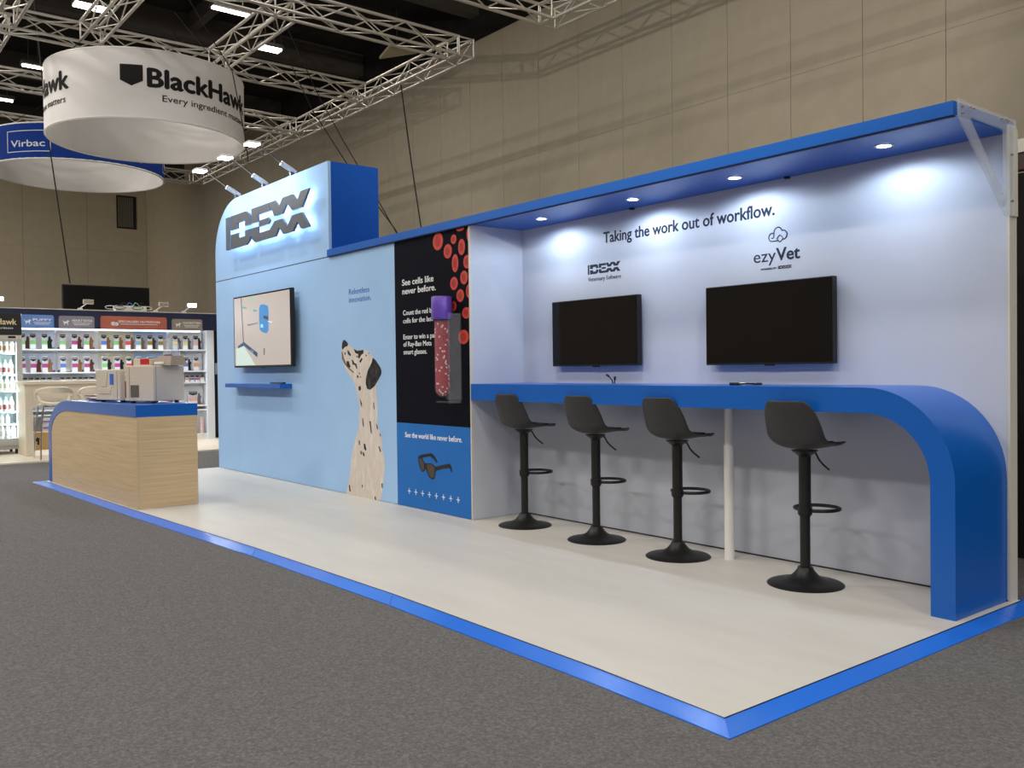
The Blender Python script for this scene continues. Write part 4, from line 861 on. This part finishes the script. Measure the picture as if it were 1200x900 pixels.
# stacks of boxes under the shelves
for (yc, c, nm) in ((.78, 'silver', 'left column'), (.96, 'magenta', 'middle column'), (1.14, 'magenta', 'right column')):
    for k in range(4):
        mm = M_PACK if c == 'silver' else PCOL['magenta']
        bx = top('treat_box', box(B(), -13.98, -13.86, yc-.08, yc+.08, .1005+k*.096, .192+k*.096, .003), mm, '%s treat box, %s in the %s of stacks under the shelves' % (c, ('bottom one', 'second from the bottom', 'third from the bottom', 'topmost')[k], nm), 'box', 'treat boxes stacked on the bottom shelf')
        obj('printed_band', box(B(), -13.8598, -13.8585, yc-.075, yc+.075, .12+k*.096, .14+k*.096), M_WHITETXT if c != 'silver' else PCOL['purple'], bx)
for k in range(4):
    for j, yc in enumerate((3.13, 3.25)):
        bx = top('small_tin', lathe(B(), [(0, 0), (.035, 0), (.035, .07), (0, .07)], (-13.93, yc, .1005+k*.0705), 16), M_PACK, 'small silver tin, %s, %s tin of the pair low at the right column' % (('bottom layer', 'second layer', 'third layer', 'top layer')[k], ('left', 'right')[j]), 'tin', 'tins low beside the right column', smooth=True)
        obj('paper_label', lathe(B(), [(.0355, .012), (.0355, .058)], (-13.93, yc, .1005+k*.0705), 16), PCOL['pink'] if j else PCOL['purple'], bx)
# added fill for the shelves: hidden glowing strip and a free-hanging area light
obj('glow_strip', box(B(), -14.09, -14.075, -.9, 3.3, 1.890, 1.904), mat('shelf_fill_glow', (250, 252, 255), .5, emit=(236, 244, 255), estr=3), sw)
area('shelf_fill', (-13.6, 1.6, 2.15), (-14.1, 1.6, 1.1), .1, 3.2, 62, (.90, .95, 1.0), 150).rotation_euler = (0, math.radians(-33), 0)

# floodlights on top of the shelf wall
def flood(y, lit, label, tilt=0):
    t = thing('shelf_floodlight', label, 'lamp', (-14.02, y, 2.215), 'floodlights on top of the shelf wall')
    obj('clamp', box(B(), -14.05, -13.99, y-.03, y+.03, 2.2152, 2.24), M_WHITE, t)
    obj('arm', cyl(B(), (-14.02, y, 2.24), (-13.92, y+.08, 2.31), .008, 8), M_WHITE, t)
    h = obj('lamp_head', box(B(), -13.93, -13.89, y+.02, y+.18, 2.30, 2.375, .006), M_OFFWHITE, t)
    obj('lamp_face', box(B(), -13.889, -13.886, y+.03, y+.17, 2.31, 2.365), M_FLOOD if lit else mat('unlit_lens', (168, 150, 140), .4), h)
flood(.02, True, 'lit floodlight on the shelf wall above the fridge'); flood(1.32, False, 'unlit floodlight above the grey ADULT DOGS sign')
flood(2.52, False, 'unlit floodlight at the right edge of the big black screen'); flood(3.00, True, 'lit floodlight above the CAT/KITTEN sign')
t = thing('white_carton', 'white carton with coiled cables lying on top of the shelf wall', 'carton', (-14.06, 2.1, 2.215))
obj('box_body', box(B(), -14.14, -13.98, 1.86, 2.36, 2.2152, 2.30, .004), M_WHITE, t)
cb = random.Random(5)
for i in range(5):
    y = 1.78+i*.14; obj('cable_loop', tube(B(), [(-13.97+.01*i, y+.09*math.cos(a*.6), 2.245+.0+.028*math.sin(a*.6)+.02) for a in range(11)], .006, 5, True), M_CABLE if i % 2 else M_WHITE, t, smooth=True)
for i in range(4): obj('cable_loop', tube(B(), [(-14.05, 1.95+i*.1, 2.30), (-14.03, 1.99+i*.1, 2.36), (-14.0, 2.02+i*.1, 2.335), (-14.02, 2.05+i*.1, 2.30)], .006, 5), [M_CABLE, PCOL['blue'], PCOL['green'], M_CABLE][i], t, smooth=True)

# big black screen behind
t = thing('large_black_screen', 'large black screen rising behind the navy header of the shelf wall', 'screen', (-16, 2.2, CZ))
obj('body', box(B(), -16.08, -16.0, 1.49, 3.02, 1.9, 2.80, .004), M_BLACK, t); obj('screen_glass', box(B(), -15.9995, -15.997, 1.51, 3.0, 1.93, 2.78), mat('matt_dark_glass', (14, 15, 17), .22, spec=.5), t)
for yy in (1.8, 2.7): obj('stand_post', box(B(), -16.07, -16.02, yy-.03, yy+.03, CZ, 1.9), M_BLACK, t)
t = thing('stand_back_wall', 'plain back wall of the pet food stand behind its shelves', 'wall', (-14.3, 1, 0))
obj('panel', box(B(), -14.24, -14.17, -3, 4.3, 0, 2.19), M_WHITE, t)

# display fridge
FX = -13.0
fg = thing('display_fridge', 'tall glass-door drinks fridge with black header at the left edge', 'fridge', (-13.35, -.1, 0))
Y0, Y1 = -.60, .28
obj('header', box(B(), -13.66, FX, Y0, Y1, 1.745, 2.07, .012), mat('black_fridge_header', (30, 30, 30), .5), fg)
fh = onX(FX)
lettering('BlackHawk', fh, -.29, .215, 1.90, .085, mat('gold_letter_print', (226, 208, 160), .5), fg, .03)
lettering('Real Nutrition', fh, -.26, .165, 1.835, .03, M_WHITETXT, fg, .01)
obj('control_strip', box(B(), -13.66, FX-.002, Y0+.005, Y1-.005, 1.69, 1.744), M_BEIGEPL, fg); obj('controller', box(B(), FX-.002, FX, .10, .20, 1.70, 1.732), M_BLACK, fg)
M_FR = mat('fridge_grey_frame', (176, 176, 174), .4); M_FI = mat('fridge_interior', (206, 224, 226), .5)
obj('back', box(B(), -13.66, -13.63, Y0+.02, Y1-.02, .16, 1.689), M_FI, fg)
for y in (Y0, Y1-.03): obj('side', box(B(), -13.66, FX-.03, y, y+.03, .16, 1.689), M_FR, fg)
obj('base', box(B(), -13.66, FX-.01, Y0, Y1, .13, .16), M_FR, fg); obj('lower_grille', box(B(), -13.6, FX-.06, Y0+.03, Y1-.03, .07, .1295), M_FR, fg)
for y in (Y0+.08, Y1-.08):
    for xx in (-13.55, -13.12): obj('foot', cyl(B(), (xx, y, 0), (xx, y, .0695), .02, 10), M_BLACK, fg)
dr = obj('door', ringprism([(Y0, .16), (Y1, .16), (Y1, 1.688), (Y0, 1.688)], [(Y0+.05, .23), (Y1-.075, .23), (Y1-.075, 1.65), (Y0+.05, 1.65)], FX-.028, FX-.002), M_FR, fg)
obj('door_glass', box(B(), FX-.018, FX-.012, Y0+.051, Y1-.076, .231, 1.649), M_CLEAR, dr)
obj('handle', box(B(), FX-.002, FX+.012, Y0+.01, Y0+.03, .7, 1.2, .003), M_BLACK, dr)
obj('glow_strip', box(B(), FX-.055, FX-.035, Y1-.075, Y1-.045, .25, 1.64), mat('fridge_led', (255, 255, 255), .5, emit=(232, 250, 255), estr=9), fg)
SHZ = [1.487, 1.170, .930, .622, .44, .232]
M_BOT = mat('white_bottle', (232, 236, 232), .35); bm_ = lathe(B(), [(0, 0), (.030, 0), (.032, .01), (.032, .13), (.026, .16), (.015, .178), (.015, .186), (0, .186)], seg=16)
BME = bpy.data.meshes.new('bottle_body'); bmesh.ops.recalc_face_normals(bm_, faces=bm_.faces); bm_.to_mesh(BME); bm_.free(); BME.materials.append(M_BOT)
for p in BME.polygons: p.use_smooth = True
def small(nm, prof, mt):
    b = lathe(B(), prof, seg=16); bmesh.ops.recalc_face_normals(b, faces=b.faces); q = bpy.data.meshes.new(nm); b.to_mesh(q); b.free(); q.materials.append(mt); return q
CAPM = {n: small('bottle_cap', [(0, .187), (.016, .187), (.016, .212), (0, .212)], mat('cap_'+n, c, .4)) for n, c in dict(green=(150, 206, 176), white=(236, 238, 238)).items()}
LABM = {n: small('bottle_label', [(.0325, .035), (.0325, .105)], mat('label_'+n, c, .5)) for n, c in dict(brown=(150, 112, 84), red=(140, 76, 76), olive=(176, 180, 140), pale=(206, 208, 206)).items()}
rows = [('brown', 'green'), ('red', 'green'), ('olive', 'white'), ('red', 'green'), ('pale', 'white'), ('pale', 'white')]
RN = ['top shelf', 'second shelf', 'third shelf', 'fourth shelf', 'fifth shelf', 'bottom shelf']
for r, z in enumerate(SHZ):
    if r < 5 or True: obj('shelf', box(B(), -13.62, FX-.07, Y0+.035, Y1-.035, z-.018, z), mat('fridge_shelf', (222, 236, 238), .4), fg)
    for j in range(5):
        if r == 4 and j == 0: continue
        y = .165-.075*j-(.02 if r in (1, 3) else 0)
        o = bpy.data.objects.new('bottle', BME); COL.objects.link(o); o.location = (FX-.12, y, z+.0005)
        sc = .82 if r == 4 else 1; o.scale = (sc, sc, sc*.8 if r == 4 else 1)
        tagit(o, 'white bottle, %s from the right on the %s of the glass-door fridge' % (['first', 'second', 'third', 'fourth', 'fifth'][j], RN[r]), 'bottle', 'bottles in the fridge')
        for me in (CAPM[rows[r][1]], LABM[rows[r][0]]):
            c = bpy.data.objects.new(me.name.split('.')[0], me); COL.objects.link(c); c.parent = o
d = bpy.data.lights.new('fridge_lamp', 'AREA'); d.shape = 'RECTANGLE'; d.size = 1.3; d.size_y = .03; d.energy = 7; d.color = (.82, .96, 1)
o = bpy.data.objects.new('fridge_lamp', d); COL.objects.link(o); o.location = (FX-.045, .17, .95); o.rotation_euler = (Vector((-1, -.9, 0))).to_track_quat('-Z', 'X').to_euler()

# cream high table
ht = thing('high_table', 'cream high table with slab end behind the white chairs', 'table', (-12.6, .8, 0))
obj('end_slab', box(B(), -12.95, -12.42, .20, .30, 0, 1.02, .004), M_CREAM, ht)
obj('end_slab', box(B(), -12.95, -12.42, 1.75, 1.85, 0, 1.02, .004), M_CREAM, ht)
obj('table_top', box(B(), -13.0, -12.38, .17, 1.88, 1.0205, 1.07, .004), M_CREAM, ht)
obj('front_apron', box(B(), -12.44, -12.42, .3005, 1.7495, .70, 1.02), M_CREAM, ht)
def chair(y, label):
    t = thing('cafe_chair', label, 'chair', (-11.9, y, 0), 'white plastic chairs at the high table')
    w_ = .235
    # wide oval back loop with an opening, leaning slightly
    loop = []
    for k in range(40):
        a = 2*PI*k/40; yy = w_*math.copysign(abs(math.cos(a))**.7, math.cos(a)); zz = .865+.11*math.copysign(abs(math.sin(a))**.7, math.sin(a)); q = (yy/w_)**2
        if zz < .84: yy *= .86
        loop.append((-11.76-.16*q, y+yy, zz))
    bm = B(); tube(bm, loop, .020, 8, True); obj('back_loop', bm, M_CREAM, t, smooth=True)
    bm = B(); n = 12; rows_ = []
    for i in range(n+1):
        u = -1+2*i/n; q = u*u; rows_.append([bm.verts.new((-11.745-.16*q, y+u*w_*.95, z_)) for z_ in (.972-.03*q, .905)])
    for a, b in zip(rows_, rows_[1:]): bm.faces.new((a[0], b[0], b[1], a[1]))
    bmesh.ops.recalc_face_normals(bm, faces=bm.faces); bmesh.ops.solidify(bm, geom=list(bm.faces), thickness=.012); obj('back_band', bm, M_CREAM, t, smooth=True)
    bm = B(); box(bm, -12.12, -11.74, y-.19, y+.19, .735, .758); bmesh.ops.bevel(bm, geom=[e for e in bm.edges if abs(e.verts[0].co.z-e.verts[1].co.z) > .01], offset=.08, segments=5, affect='EDGES'); obj('seat', bm, M_CREAM, t, smooth=True)
    for s in (-1, 1):
        obj('side_wing', tube(B(), [(-11.92, y+s*.2, .86), (-11.86, y+s*.19, .80), (-11.84, y+s*.16, .757)], .018, 8), M_CREAM, t, smooth=True)
    for sx in (-12.08, -11.74):
        for s in (-1, 1):
            obj('leg', tube(B(), [(sx, y+s*.17, .73), (sx+(.03 if sx > -11.9 else -.02), y+s*.21, .40), (sx+(.05 if sx > -11.9 else -.04), y+s*.225, 0)], .0105, 8), M_CHROME, t, smooth=True)
    for s in (-1, 1): obj('seat_rail', cyl(B(), (-12.08, y+s*.17, .725), (-11.74, y+s*.17, .725), .010, 8), M_CHROME, t)
    for xx in (-12.08, -11.74): obj('seat_rail', cyl(B(), (xx, y-.17, .725), (xx, y+.17, .725), .010, 8), M_CHROME, t)
chair(.47, 'cream plastic chair with chrome legs, left of the two at the high table'); chair(1.02, 'cream plastic chair with chrome legs, right one, mostly behind the desk')
t = thing('cardboard_box', 'brown cardboard box with black arrow mark on the floor under the shelves', 'box', (-13.6, .65, 0))
obj('box_body', box(B(), -13.78, -13.52, .52, .76, 0, .27, .003), M_CARD, t)
obj('box_flap', box(B(), -13.78, -13.52, .637, .643, .2702, .273), mat('packing_tape', (206, 178, 130), .4), t)
bm = B(); plate_x([(.535, .13), (.555, .13), (.555, .08), (.585, .08), (.585, .16), (.60, .16), (.56, .20), (.53, .17)], -13.52, .001, bm); obj('arrow_mark', bm, M_BLACK, t)
# neighbouring monitor sliver between shelf wall and tower
t = top('small_white_sign', box(B(), -14.019, -14.010, 3.53, 3.66, 1.13, 1.33), mat('pale_blue_card', (186, 206, 222), .5), 'pale card on the dark panel right of the shelf wall', 'sign')
